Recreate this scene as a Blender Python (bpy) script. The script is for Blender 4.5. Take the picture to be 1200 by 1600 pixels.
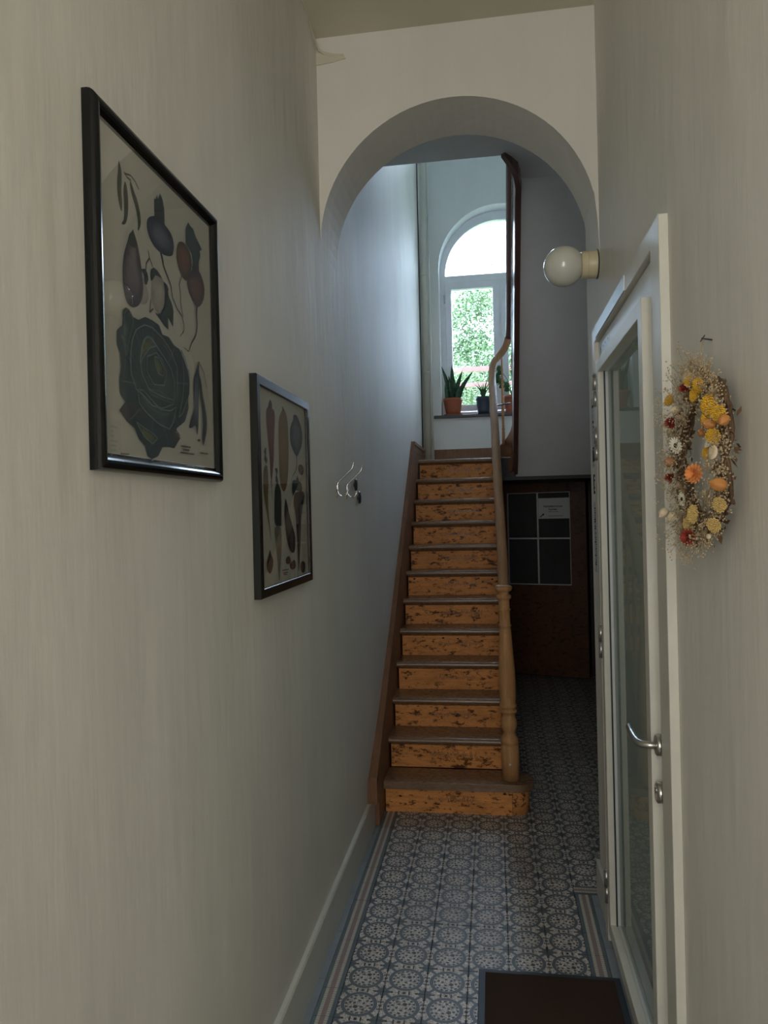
import bpy, math, random
from mathutils import Vector, Matrix
from mathutils.geometry import tessellate_polygon
S = bpy.context.scene
for o in list(bpy.data.objects): bpy.data.objects.remove(o)
PI = math.pi
random.seed(7)

# ---------------------------------------------------------------- camera
cd = bpy.data.cameras.new('camera'); cam = bpy.data.objects.new('camera', cd); S.collection.objects.link(cam)
F_PX = 1140.0
cd.sensor_fit = 'HORIZONTAL'; cd.sensor_width = 36.0; cd.lens = 36.0 * F_PX / 1200.0
cd.clip_start = .02; cd.clip_end = 200
# world axes seen from the camera (right, down, forward)
AX = Vector((0.98878432, -0.02323643, -0.14753182))
AY = Vector((0.14749100, -0.00347038, 0.98905731))
AZ = Vector((-0.0234941534, -0.999723974, -0.0000042893))
right = Vector((AX[0], AY[0], AZ[0])); down = Vector((AX[1], AY[1], AZ[1])); fwd = Vector((AX[2], AY[2], AZ[2]))
m = Matrix((( right[0], -down[0], -fwd[0], 0), (right[1], -down[1], -fwd[1], 0), (right[2], -down[2], -fwd[2], 1.70), (0, 0, 0, 1)))
cam.matrix_world = m
S.camera = cam

# ---------------------------------------------------------------- sky, sun, daylight, exposure
W = bpy.data.worlds.new('sky'); S.world = W; W.use_nodes = True
wn = W.node_tree.nodes; wl = W.node_tree.links
bg = wn['Background']
tc = wn.new('ShaderNodeTexCoord'); sep = wn.new('ShaderNodeSeparateXYZ'); rmp = wn.new('ShaderNodeValToRGB')
wl.new(tc.outputs['Generated'], sep.inputs[0]); wl.new(sep.outputs['Z'], rmp.inputs[0]); wl.new(rmp.outputs[0], bg.inputs[0])
# overcast sky: three times as bright overhead as at the horizon
rmp.color_ramp.elements[0].color = (.205, .252, .333, 1); rmp.color_ramp.elements[1].color = (.61, .755, 1.0, 1)
bg.inputs[1].default_value = 34.0
sd = bpy.data.lights.new('sun', 'SUN'); sd.energy = 9.0; sd.angle = .02; sd.color = (1, .95, .85)
sun = bpy.data.objects.new('sun', sd); S.collection.objects.link(sun); sun.rotation_euler = (math.radians(20), math.radians(52), 0)
# daylight of the street in front of the open front door, behind the camera
ad = bpy.data.lights.new('street_daylight', 'AREA'); ad.shape = 'RECTANGLE'; ad.size = 1.3; ad.size_y = 2.1; ad.energy = 46; ad.color = (1, .968, .935)
al = bpy.data.objects.new('street_daylight', ad); S.collection.objects.link(al)
al.location = (-.12, -1.78, 2.15); al.rotation_euler = (PI / 2, 0, 0)
def portal(name, loc, rot, w, h):
    d = bpy.data.lights.new(name, 'AREA'); d.shape = 'RECTANGLE'; d.size = w; d.size_y = h; d.cycles.is_portal = True
    o = bpy.data.objects.new(name, d); S.collection.objects.link(o); o.location = loc; o.rotation_euler = rot
portal('window_portal', (.12, 7.62, 3.67), (-PI / 2, 0, 0), 1.25, 2.15)
portal('fill_window_portal', (.12, 7.62, 5.65), (-PI / 2, 0, 0), 1.1, .95)  # belongs to the added upper window
# added fill lamp, out of sight, brightening the side room behind the glass
sw = bpy.data.lights.new('side_room_fill', 'AREA'); sw.shape = 'RECTANGLE'; sw.size = .9; sw.size_y = 1.3; sw.energy = 22; sw.color = (.9, 1, .97)
so_ = bpy.data.objects.new('side_room_fill', sw); S.collection.objects.link(so_); so_.location = (1.5, .56, 1.6); so_.rotation_euler = (PI / 2, 0, 0)
S.view_settings.view_transform = 'Standard'; S.view_settings.look = 'None'; S.view_settings.gamma = 1
S.view_settings.use_curve_mapping = False; S.view_settings.exposure = 0.0
S.cycles.max_bounces = 14; S.cycles.diffuse_bounces = 8; S.cycles.transparent_max_bounces = 16; S.cycles.glossy_bounces = 6

# ---------------------------------------------------------------- mesh helpers
class MB:
    def __init__(s): s.v = []; s.f = []; s.sm = []; s.mi = []; s.col = {}; s.cur = 0
    def face(s, idx, smooth=False): s.f.append(tuple(idx)); s.sm.append(smooth); s.mi.append(s.cur)
    def box(s, x0, x1, y0, y1, z0, z1):
        b = len(s.v)
        s.v += [(x, y, z) for z in (z0, z1) for x, y in ((x0, y0), (x1, y0), (x1, y1), (x0, y1))]
        for q in ((3, 2, 1, 0), (4, 5, 6, 7), (0, 1, 5, 4), (1, 2, 6, 5), (2, 3, 7, 6), (3, 0, 4, 7)): s.face([b + i for i in q])
        return s
    def prism(s, poly, a0, a1, axis='x', holes=(), smooth=False):
        """poly in the two other axes (x:(y,z)  y:(x,z)  z:(x,y)), extruded a0..a1"""
        def P(p, a):
            return (a, p[0], p[1]) if axis == 'x' else (p[0], a, p[1]) if axis == 'y' else (p[0], p[1], a)
        loops = [list(poly)] + [list(h) for h in holes]
        flat = [p for l in loops for p in l]; n = len(flat); b = len(s.v)
        s.v += [P(p, a0) for p in flat] + [P(p, a1) for p in flat]
        for t in tessellate_polygon([[Vector((p[0], p[1], 0)) for p in l] for l in loops]):
            s.face([b + i for i in t]); s.face([b + n + i for i in reversed(t)])
        k = 0
        for l in loops:
            m_ = len(l)
            for i in range(m_):
                j = (i + 1) % m_; s.face([b + k + i, b + k + j, b + n + k + j, b + n + k + i], smooth)
            k += m_
        return s
    def tube(s, pts, r, n=10, cap=True, closed=False, flat=1.0):
        pts = [Vector(p) for p in pts]; m_ = len(pts); b = len(s.v)
        rs = r if isinstance(r, (list, tuple)) else [r] * m_
        up = None
        for i, p in enumerate(pts):
            if closed: t = (pts[(i + 1) % m_] - pts[i - 1])
            else: t = (pts[min(i + 1, m_ - 1)] - pts[max(i - 1, 0)])
            t.normalize()
            if up is None:
                up = Vector((0, 0, 1)) if abs(t.z) < .9 else Vector((1, 0, 0))
            a = t.cross(up).normalized(); up = a.cross(t).normalized()
            for k in range(n):
                an = 2 * PI * k / n
                s.v.append(tuple(p + a * (math.cos(an) * rs[i]) + up * (math.sin(an) * rs[i] * flat)))
        for i in range(m_ if closed else m_ - 1):
            j = (i + 1) % m_
            for k in range(n): s.face([b + i * n + k, b + i * n + (k + 1) % n, b + j * n + (k + 1) % n, b + j * n + k], True)
        if cap and not closed:
            s.face([b + k for k in range(n)][::-1]); s.face([b + (m_ - 1) * n + k for k in range(n)])
        return s
    def lathe(s, prof, c=(0, 0, 0), n=20, axis='z', sharp=False):
        b = len(s.v); c = Vector(c)
        for r, h in prof:
            for k in range(n):
                a = 2 * PI * k / n; u, w = r * math.cos(a), r * math.sin(a)
                p = (u, w, h) if axis == 'z' else (h, u, w) if axis == 'x' else (u, h, w)
                s.v.append(tuple(c + Vector(p)))
        for i in range(len(prof) - 1):
            for k in range(n): s.face([b + i * n + k, b + i * n + (k + 1) % n, b + (i + 1) * n + (k + 1) % n, b + (i + 1) * n + k], not sharp)
        s.face([b + k for k in range(n)][::-1]); s.face([b + (len(prof) - 1) * n + k for k in range(n)])
        return s
    def ball(s, c, r, n=8, m_=6, sc=(1, 1, 1)):
        b = len(s.v)
        for i in range(m_ + 1):
            th = PI * i / m_
            for k in range(n):
                a = 2 * PI * k / n
                s.v.append((c[0] + r * sc[0] * math.sin(th) * math.cos(a), c[1] + r * sc[1] * math.sin(th) * math.sin(a), c[2] + r * sc[2] * math.cos(th)))
        for i in range(m_):
            for k in range(n): s.face([b + i * n + k, b + (i + 1) * n + k, b + (i + 1) * n + (k + 1) % n, b + i * n + (k + 1) % n], True)
        return s
    def xf(s, M, start=0):
        for i in range(start, len(s.v)): s.v[i] = tuple(M @ Vector(s.v[i]))
        return s
    def build(s, name, mats, parent=None, bevel=0, origin=None):
        me = bpy.data.meshes.new(name)
        off = Vector(origin) if origin else (parent.location if parent and parent.get('_own', 0) else Vector((0, 0, 0)))
        me.from_pydata([tuple(Vector(v) - off) for v in s.v], [], s.f)
        for p, sm, mi in zip(me.polygons, s.sm, s.mi): p.use_smooth = sm; p.material_index = mi
        for m_ in (mats if isinstance(mats, (list, tuple)) else [mats]): me.materials.append(m_)
        bmx = None
        import bmesh
        bmx = bmesh.new(); bmx.from_mesh(me); bmesh.ops.recalc_face_normals(bmx, faces=bmx.faces); bmx.to_mesh(me); bmx.free()
        o = bpy.data.objects.new(name, me); S.collection.objects.link(o)
        if parent: o.parent = parent
        if origin and not parent: o.location = off
        if bevel:
            bv = o.modifiers.new('bevel', 'BEVEL'); bv.width = bevel; bv.segments = 2; bv.limit_method = 'ANGLE'
        return o
def struct(o): o['kind'] = 'structure'; return o
def tag(o, label, cat, group=None):
    o['label'] = label; o['category'] = cat
    if group: o['group'] = group
    return o
def thing(name, loc, label, cat, group=None):
    o = bpy.data.objects.new(name, None); S.collection.objects.link(o); o.location = loc; o['_own'] = 1; o.empty_display_size = .1
    return tag(o, label, cat, group)
def copy_part(src, dz):
    c = src.copy(); S.collection.objects.link(c); c.parent = src.parent; c.location = Vector(src.location) + Vector(dz); return c

# ---------------------------------------------------------------- material helpers
class X:
    """tiny arithmetic on shader sockets"""
    def __init__(s, nt, so): s.nt = nt; s.s = so
    def op(s, o, b=None, c=None):
        n = s.nt.nodes.new('ShaderNodeMath'); n.operation = o
        for i, q in enumerate((s, b, c)):
            if q is None: continue
            if isinstance(q, X): s.nt.links.new(q.s, n.inputs[i])
            else: n.inputs[i].default_value = q
        return X(s.nt, n.outputs[0])
    def __add__(s, b): return s.op('ADD', b)
    def __sub__(s, b): return s.op('SUBTRACT', b)
    def __mul__(s, b): return s.op('MULTIPLY', b)
    def __truediv__(s, b): return s.op('DIVIDE', b)
    def lt(s, b): return s.op('LESS_THAN', b)
    def gt(s, b): return s.op('GREATER_THAN', b)
    def abs(s): return s.op('ABSOLUTE')
    def max(s, b): return s.op('MAXIMUM', b)
    def min(s, b): return s.op('MINIMUM', b)
    def fract(s): return s.op('FRACT')
    def clamp(s, a, b): return s.max(a).min(b)
    def step(s, a, b):
        return ((s - a) * (1.0 / (b - a))).clamp(0.0, 1.0)
def new_mat(name, rough=.5, spec=.5, metal=0, col=(.8, .8, .8)):
    mt = bpy.data.materials.new(name); mt.use_nodes = True; nt = mt.node_tree; b = nt.nodes['Principled BSDF']
    b.inputs['Base Color'].default_value = (*col, 1); b.inputs['Roughness'].default_value = rough
    b.inputs['Metallic'].default_value = metal; b.inputs['Specular IOR Level'].default_value = spec
    return mt, nt, b
def coord(nt, kind='Object'):
    t = nt.nodes.new('ShaderNodeTexCoord'); return t.outputs[kind]
def mapping(nt, so, scale=(1, 1, 1), loc=(0, 0, 0)):
    m_ = nt.nodes.new('ShaderNodeMapping'); m_.inputs['Scale'].default_value = scale; m_.inputs['Location'].default_value = loc
    nt.links.new(so, m_.inputs[0]); return m_.outputs[0]
def noise(nt, so, scale, detail=3, rough=.5, dist=0):
    n = nt.nodes.new('ShaderNodeTexNoise'); n.inputs['Scale'].default_value = scale; n.inputs['Detail'].default_value = detail
    n.inputs['Roughness'].default_value = rough; n.inputs['Distortion'].default_value = dist
    nt.links.new(so, n.inputs['Vector']); return X(nt, n.outputs[0])
def voro(nt, so, scale, feat='F1', out='Distance'):
    n = nt.nodes.new('ShaderNodeTexVoronoi'); n.feature = feat; n.inputs['Scale'].default_value = scale
    nt.links.new(so, n.inputs['Vector']); return n.outputs[out]
def mix(nt, fac, a, b):
    n = nt.nodes.new('ShaderNodeMix'); n.data_type = 'RGBA'
    if isinstance(fac, X): nt.links.new(fac.s, n.inputs[0])
    else: n.inputs[0].default_value = fac
    for i, q in ((6, a), (7, b)):
        if isinstance(q, tuple): n.inputs[i].default_value = (*q, 1)
        else: nt.links.new(q, n.inputs[i])
    return n.outputs[2]
def bump(nt, b, h, dist=.01, strength=1.0):
    n = nt.nodes.new('ShaderNodeBump'); n.inputs['Distance'].default_value = dist; n.inputs['Strength'].default_value = strength
    nt.links.new(h.s, n.inputs['Height']); nt.links.new(n.outputs[0], b.inputs['Normal'])
def setc(nt, b, so): nt.links.new(so, b.inputs['Base Color'])
def setr(nt, b, x): nt.links.new(x.s, b.inputs['Roughness'])

def plaster(name, col, rough=.62, streak=True, wear=.06, bmp=.006):
    mt, nt, b = new_mat(name, rough, .18)
    g = nt.nodes.new('ShaderNodeNewGeometry').outputs['Position']
    big = noise(nt, mapping(nt, g, (1, 1.1, .45)), 1.7, 4, .6)
    st = noise(nt, mapping(nt, g, (3, 3, .35)), 3.2, 5, .6)
    sm = noise(nt, g, 26, 4, .6)
    dk = tuple(c * .93 for c in col); lt = tuple(min(1, c * 1.04) for c in col)
    setc(nt, b, mix(nt, (big * .85 + st * .15).step(.34, .66), dk, lt))
    bump(nt, b, big * 1.0 + st * (.22 if streak else .1) + sm * .02, bmp * 2.2)
    setr(nt, b, st.step(.3, .7) * .08 + (rough - .04))
    return mt
M = {}
M['wall'] = plaster('wall_plaster', (.72, .705, .65))
M['stairwall'] = plaster('stairwell_plaster', (.76, .78, .77))
M['soffit'] = plaster('soffit_plaster', (.78, .80, .83), .6, False)
M['ceiling'] = plaster('ceiling_plaster', (.60, .575, .46), .6, False)
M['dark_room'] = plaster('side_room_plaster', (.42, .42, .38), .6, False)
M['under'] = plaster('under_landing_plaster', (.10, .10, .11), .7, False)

def paint(name, col, rough=.35):
    mt, nt, b = new_mat(name, rough, .5, 0, col)
    g = nt.nodes.new('ShaderNodeNewGeometry').outputs['Position']
    n = noise(nt, g, 9, 4, .6)
    setc(nt, b, mix(nt, n.step(.3, .75), tuple(c * .9 for c in col), col)); bump(nt, b, noise(nt, g, 60, 2), .0006)
    return mt
M['cream_paint'] = paint('cream_gloss_paint', (.68, .67, .60))
M['white_paint'] = paint('white_gloss_paint', (.72, .74, .74))
M['skirting'] = paint('skirting_paint', (.60, .60, .54))
M['pipe_paint'] = paint('pipe_paint', (.64, .64, .56))
M['upvc'] = paint('window_frame_white', (.84, .86, .90), .3)

def wood(name, base, dark, grain=(1.2, 14, 14), rough=.4, stain=.5, knots=True, spec=.5, edge=None):
    mt, nt, b = new_mat(name, rough, spec)
    c = coord(nt); g = nt.nodes.new('ShaderNodeNewGeometry').outputs['Position']
    gr = noise(nt, mapping(nt, g, grain), 6, 6, .65, .4)
    fi = noise(nt, mapping(nt, g, tuple(q * 2.6 for q in grain)), 16, 4, .7)
    pa = noise(nt, g, 5.5, 3, .6)
    col = mix(nt, gr.step(.3, .7), tuple(q * .72 for q in base), tuple(min(1, q * 1.12) for q in base))
    col = mix(nt, fi.step(.56, .72) * .55, col, dark)
    col = mix(nt, pa.step(.5, .72) * stain, col, tuple(q * .55 + d * .25 for q, d in zip(base, dark)))
    if knots:
        v = X(nt, voro(nt, mapping(nt, g, (1, 1.2, 1.7)), 7.5))
        wob = noise(nt, g, 40, 2) * .06
        col = mix(nt, (v + wob).lt(.105), col, dark)
        blot = noise(nt, mapping(nt, g, (1, 2, 2.2)), 15, 5, .75)
        col = mix(nt, blot.step(.53, .60) * .9, col, dark)
    setc(nt, b, col); bump(nt, b, gr * .6 + fi * .4, .0012)
    setr(nt, b, fi * .2 + (rough - .1))
    return mt
M['riser'] = wood('worn_pine_riser', (.76, .33, .105), (.045, .012, .006), (1.0, 10, 9), .5, .45, True, .2)
M['tread'] = wood('worn_dark_tread', (.23, .135, .075), (.05, .03, .02), (.9, 9, 9), .27, .4, False, .7)
M['post'] = wood('pale_turned_wood', (.52, .28, .12), (.16, .08, .035), (9, 9, .9), .5, .25, False, .3)
M['rail'] = wood('handrail_wood', (.42, .24, .125), (.15, .08, .045), (9, 1, 1.6), .45, .2, False, .3)
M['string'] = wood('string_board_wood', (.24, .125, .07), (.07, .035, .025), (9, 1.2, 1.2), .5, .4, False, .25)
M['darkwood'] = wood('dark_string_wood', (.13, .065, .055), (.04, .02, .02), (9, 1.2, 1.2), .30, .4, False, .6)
M['doorwood'] = wood('stained_door_wood', (.13, .050, .018), (.03, .014, .008), (1.2, 9, 1.0), .4, .4, True)
M['darkwood_shade'] = wood('dark_wood_and_shade', (.05, .035, .028), (.01, .008, .008), (1, 1, 9), .5, .3, False)  # dark wood of spandrel and door frame, also the hall wall's painted shade

def tile_mat():
    mt, nt, b = new_mat('mosaic_cement_tile', .38, .4)
    T = .148
    sp = nt.nodes.new('ShaderNodeSeparateXYZ'); oc = coord(nt); nt.links.new(oc, sp.inputs[0])
    x = X(nt, sp.outputs[0]); y = X(nt, sp.outputs[1])
    wv = nt.nodes.new('ShaderNodeTexNoise'); wv.inputs['Scale'].default_value = 160; nt.links.new(oc, wv.inputs['Vector'])
    j = (X(nt, wv.outputs[0]) - .5) * .018
    u = ((x / T) + 100.5).fract() - .5 + j; v = ((y / T) + 100.5).fract() - .5 + j
    au = u.abs(); av = v.abs(); p = (au * -1.0) + .5; q = (av * -1.0) + .5
    r = (u * u + v * v).op('SQRT'); ang = v.op('ARCTAN2', u) / (2 * PI)
    ring = (r - .385).abs().lt(.044)
    star = (p + q).lt(.19).max((p - q).abs().lt(.05) * (p + q).lt(.42)) * r.gt(.42)
    hair = (p + q).lt(.30) * (p.min(q)).lt(.045) * r.gt(.43)
    blue = ring.max(star)
    def petals(n, rad, wr, wa, sh=0.0):
        f = ((ang * n + sh + 10.5).fract() - .5).abs()
        return (r - rad).abs().lt(wr) * f.lt(wa)
    dark = petals(16, .305, .027, .27).max(petals(8, .215, .030, .19, .25))
    dark = dark.max(petals(5, .115, .032, .22))
    du = u + .10; dv = v - .07
    dark = dark.max((du * du + dv * dv).lt(.0034))
    e1 = p.min(q); e2 = au.min(av)          # distance to the joint, position along it
    sq = (e1.lt(.042) * e2.lt(.036)).max(e1.lt(.072) * (e2 - .125).abs().lt(.022)).max(e1.lt(.03) * (e2 - .30).abs().lt(.03))
    dark = dark.max(sq)
    te = X(nt, voro(nt, mapping(nt, oc, (1, 1, 0)), 15.0 / T, 'DISTANCE_TO_EDGE'))
    gap = te.lt(.07)
    cr = noise(nt, oc, 60, 3); g = nt.nodes.new('ShaderNodeNewGeometry').outputs['Position']; dirt = noise(nt, g, 2.2, 4)
    cream = mix(nt, cr.step(.35, .65), (.58, .54, .49), (.80, .76, .69))
    col = mix(nt, blue, cream, (.075, .105, .130))
    col = mix(nt, dark, col, (.020, .014, .016))
    col = mix(nt, gap * .75, col, (.13, .12, .12))
    col = mix(nt, dirt.step(.4, .7) * .3, col, (.12, .105, .09))
    setc(nt, b, col); bump(nt, b, te.min(.1) * 3.0, .0006); setr(nt, b, cr * .2 + .28)
    return mt
def border_mat():
    mt, nt, b = new_mat('mosaic_border_tile', .4, .4)
    sp = nt.nodes.new('ShaderNodeSeparateXYZ'); oc = coord(nt); nt.links.new(oc, sp.inputs[0])
    x = X(nt, sp.outputs[0]); y = X(nt, sp.outputs[1])   # x across from the wall side 0..0.079
    pink = (x - .035).abs().lt(.0085); white = (x - .035).abs().lt(.0225)
    cell = ((y / .0115) + 100.0).fract().lt(.12).max((x - .035).abs().lt(.0225) * (x - .035).abs().gt(.0205))
    n = noise(nt, oc, 90, 3)
    wc = mix(nt, n, (.42, .39, .34), (.60, .57, .5))
    col = mix(nt, white, (.10, .13, .145), wc); col = mix(nt, white * cell, col, (.14, .13, .12)); col = mix(nt, pink, col, (.27, .20, .18))
    setc(nt, b, col); bump(nt, b, n, .0004)
    return mt
M['tile'] = tile_mat(); M['border'] = border_mat()
mt, nt, b = new_mat('grey_plain_tile', .4, .4); g = coord(nt); n = noise(nt, g, 12, 4)
setc(nt, b, mix(nt, n, (.17, .20, .22), (.26, .29, .31))); M['grey_tile'] = mt
mt, nt, b = new_mat('grout', .9, .2); g = coord(nt); setc(nt, b, mix(nt, noise(nt, g, 50), (.04, .04, .045), (.07, .07, .07))); M['grout'] = mt

def simple(name, col, rough=.5, metal=0, spec=.5, nz=12, amt=.15, bmp=0):
    mt, nt, b = new_mat(name, rough, spec, metal, col); c = coord(nt); n = noise(nt, c, nz, 3)
    setc(nt, b, mix(nt, n, tuple(q * (1 - amt) for q in col), tuple(min(1, q * (1 + amt)) for q in col)))
    if bmp: bump(nt, b, n, bmp)
    M[name] = mt; return mt
simple('black_gloss', (.005, .006, .006), .16, 0, .32, 20, .1)
simple('black_metal', (.010, .011, .011), .24, 0, .5, 60, .1)
simple('paper', (.68, .67, .58), .7, 0, .3, 3, .06)
simple('white_paper', (.72, .74, .78), .7, 0, .3, 8, .04)
simple('grey_paper', (.46, .47, .54), .7, 0, .3, 8, .1)
simple('ink', (.02, .02, .03), .8, 0, .2)
simple('steel', (.55, .54, .52), .28, 1)
simple('zinc', (.50, .53, .56), .38, .8, .5, 40, .2)
simple('chrome', (.75, .75, .74), .15, 1)
simple('dark_knob', (.03, .03, .035), .4)
simple('lamp_base', (.62, .56, .38), .35)
simple('terracotta', (.36, .11, .055), .6, 0, .4, 30, .2)
simple('blue_pot', (.035, .055, .085), .35)
simple('soil', (.05, .035, .025), .9)
simple('sill_stone', (.035, .04, .05), .3, 0, .5, 30, .4)
simple('rubber', (.012, .022, .032), .5)
simple('pink_wood', (.42, .24, .21), .6)
simple('twig', (.12, .07, .035), .8)
simple('sprig', (.50, .39, .24), .8); simple('sprig_stem', (.30, .21, .11), .8)
simple('yarrow', (.72, .43, .045), .8, 0, .2, 200, .4, .002); simple('pale_yarrow', (.62, .45, .17), .8, 0, .2, 200, .35, .002)
simple('physalis', (.47, .20, .055), .55, 0, .4, 60, .3); simple('pod', (.42, .22, .11), .6, 0, .4, 60, .3); simple('pale_pod', (.66, .55, .38), .6, 0, .4, 60, .2)
simple('petal_white', (.80, .77, .66), .6); simple('petal_orange', (.70, .27, .08), .6); simple('petal_red', (.27, .035, .02), .6); simple('flower_heart', (.02, .015, .01), .8)
simple('twine', (.40, .31, .18), .8); simple('curtain', (.6, .6, .6), .8)
simple('outdoor_ground', (.10, .16, .04), .9, 0, .2, 3, .4)
simple('bark', (.07, .05, .035), .9); simple('leaf_dark', (.036, .090, .060), .6, 0, .3, 1.5, .5); simple('leaf_light', (.105, .165, .075), .6, 0, .3, 1.5, .5)
simple('brown_wall', (.55, .50, .42), .8)
mt, nt, b = new_mat('snake_leaf', .35, .5); c = coord(nt)
setc(nt, b, mix(nt, noise(nt, mapping(nt, c, (1, 1, 6)), 14, 4).step(.42, .6), (.012, .05, .018), (.03, .11, .045))); M['snake_leaf'] = mt
simple('leaf_green', (.035, .12, .03), .4)
mt, nt, b = new_mat('opal_glass', .12, .5, 0, (.66, .67, .60)); b.inputs['Subsurface Weight'].default_value = .3
b.inputs['Subsurface Radius'].default_value = (.05, .05, .05); b.inputs['Coat Weight'].default_value = .5; b.inputs['Coat Roughness'].default_value = .05; M['opal'] = mt
mt, nt, b = new_mat('mat_pile', .95, .1); c = coord(nt); n = noise(nt, c, 300, 3)
setc(nt, b, mix(nt, n, (.028, .018, .014), (.085, .055, .042))); bump(nt, b, n, .003); M['mat_pile'] = mt

def glass(name, tint, refl=1.0, haze=0.0, rough=.0):
    mt = bpy.data.materials.new(name); mt.use_nodes = True; nt = mt.node_tree; nt.nodes.clear()
    out = nt.nodes.new('ShaderNodeOutputMaterial'); tr = nt.nodes.new('ShaderNodeBsdfTransparent'); tr.inputs[0].default_value = (*tint, 1)
    gl = nt.nodes.new('ShaderNodeBsdfGlossy'); gl.inputs['Roughness'].default_value = rough
    fr = nt.nodes.new('ShaderNodeFresnel'); fr.inputs[0].default_value = 1.5; mx = nt.nodes.new('ShaderNodeMixShader')
    f = X(nt, fr.outputs[0]) * refl
    nt.links.new(f.s, mx.inputs[0]); nt.links.new(tr.outputs[0], mx.inputs[1]); nt.links.new(gl.outputs[0], mx.inputs[2])
    last = mx.outputs[0]
    if haze:
        df = nt.nodes.new('ShaderNodeBsdfDiffuse'); df.inputs[0].default_value = (.5, .55, .52, 1); m2 = nt.nodes.new('ShaderNodeMixShader')
        m2.inputs[0].default_value = haze; nt.links.new(last, m2.inputs[1]); nt.links.new(df.outputs[0], m2.inputs[2]); last = m2.outputs[0]
    nt.links.new(last, out.inputs[0]); M[name] = mt; return mt
glass('clear_glass', (.96, .98, .97), .8)
glass('door_glass', (.80, .86, .83), .9, .22)  # diffuse share paints a grey-green haze for the light in the pane
glass('picture_glass', (.97, .97, .97), .35)
glass('dusty_glass', (.35, .40, .40), .6, .12)
# ================================================================ THE SETTING
XL, XR = -.667, .430          # left wall and right wall of the corridor
WELLY = 4.30                  # edge of the upper landing
LAND = 2.154                  # height of the half landing
WY = 7.25                     # window wall
# ---- floor with its cement tiles
fl = struct(MB().box(-.9, 1.2, -3.0, 7.9, -.12, -.006).build('floor', M['grout']))
T = .148; X0 = -.128; Y0 = 2.553
def clip_tile(x0, x1, y0, y1, cache={}):
    """one tile cell clipped to a rectangle, in tile-centred coordinates"""
    key = tuple(round(q, 4) for q in (x0, x1, y0, y1))
    if key not in cache:
        me = bpy.data.meshes.new('tile'); e = .0008
        a, b_, c, d = x0 + e, x1 - e, y0 + e, y1 - e; w = .0012
        v = [(a, c, -.01), (b_, c, -.01), (b_, d, -.01), (a, d, -.01), (a, c, -w), (b_, c, -w), (b_, d, -w), (a, d, -w), (a + w, c + w, 0), (b_ - w, c + w, 0), (b_ - w, d - w, 0), (a + w, d - w, 0)]
        f = [(0, 1, 5, 4), (1, 2, 6, 5), (2, 3, 7, 6), (3, 0, 4, 7), (4, 5, 9, 8), (5, 6, 10, 9), (6, 7, 11, 10), (7, 4, 8, 11), (8, 9, 10, 11)]
        me.from_pydata(v, [], f); me.materials.append(M['tile']); cache[key] = me
    return cache[key]
def lay(xa, xb, ya, yb):
    i0 = math.floor((xa - X0) / T + .001); i1 = math.ceil((xb - X0) / T - .001); j0 = math.floor((ya - Y0) / T + .001); j1 = math.ceil((yb - Y0) / T - .001)
    for i in range(i0, i1):
        for j in range(j0, j1):
            cx = X0 + (i + .5) * T; cy = Y0 + (j + .5) * T
            a, b_, c, d = max(xa - cx, -T / 2), min(xb - cx, T / 2), max(ya - cy, -T / 2), min(yb - cy, T / 2)
            if b_ - a < .01 or d - c < .01: continue
            full = (b_ - a > T - .002) and (d - c > T - .002)
            o = bpy.data.objects.new('tile', clip_tile(a, b_, c, d)); S.collection.objects.link(o); o.parent = fl
            o.location = (cx, cy, random.uniform(-.0006, .0006))
            if full: o.rotation_euler = (0, 0, random.choice((0, PI / 2, PI, -PI / 2)))
XI = X0 - 3 * T               # -0.572 inner edge of the left border
lay(XI, X0 + 3 * T, 1.517, 3.3645)
lay(XI, 1.02, 3.3645, 4.125)
lay(.085, 1.02, 4.125, 6.50)
mb = MB(); mb.box(XI, X0 + 3 * T, -.9, 1.517, -.01, 0); mb.box(.085, 1.02, 6.50, 7.9, -.01, 0); o = mb.build('tile_field', M['tile'], fl); o.location = (0, 0, 0); o['kind'] = 'stuff'
bme = {}
def border_piece(w, L, name='border_tile', mat='border'):
    k = (round(w, 4), round(L, 4), mat)
    if k not in bme:
        b_ = MB(); b_.box(.0006, w - .0006, .0008, L - .0008, -.01, 0); bme[k] = b_
        me = bpy.data.meshes.new(name); me.from_pydata(b_.v, [], b_.f); me.materials.append(M[mat]); bme[k] = me
    o = bpy.data.objects.new(name, bme[k]); S.collection.objects.link(o); o.parent = fl; return o
BW = .0715
y = 1.517 - 4 * T
while y < 4.06:
    o = border_piece(BW, T); o.location = (XI - BW, y, random.uniform(-.0005, .0005))
    if y < 3.2:
        o = border_piece(BW, T); o.rotation_euler = (0, 0, PI); o.location = (X0 + 3 * T + BW, y + T, random.uniform(-.0005, .0005))
    y += T
o = border_piece(BW, .0715 + .0715); o.rotation_euler = (0, 0, -PI / 2); o.location = (X0 + 3 * T, 3.3645, .0003)
for k in range(5):
    o = border_piece(BW, T); o.rotation_euler = (0, 0, -PI / 2); o.location = (X0 + 3 * T + .0715 + k * T, 3.3645, .0004)
y = 1.1
while y < 4.0:
    o = border_piece(.047, .30, 'plain_tile', 'grey_tile'); o.location = (XI - BW - .047, y, 0)
    if y < 3.25: o = border_piece(.08, min(.30, 3.293 - y), 'plain_tile', 'grey_tile'); o.location = (X0 + 3 * T + BW, y, 0)
    y += .30

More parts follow.
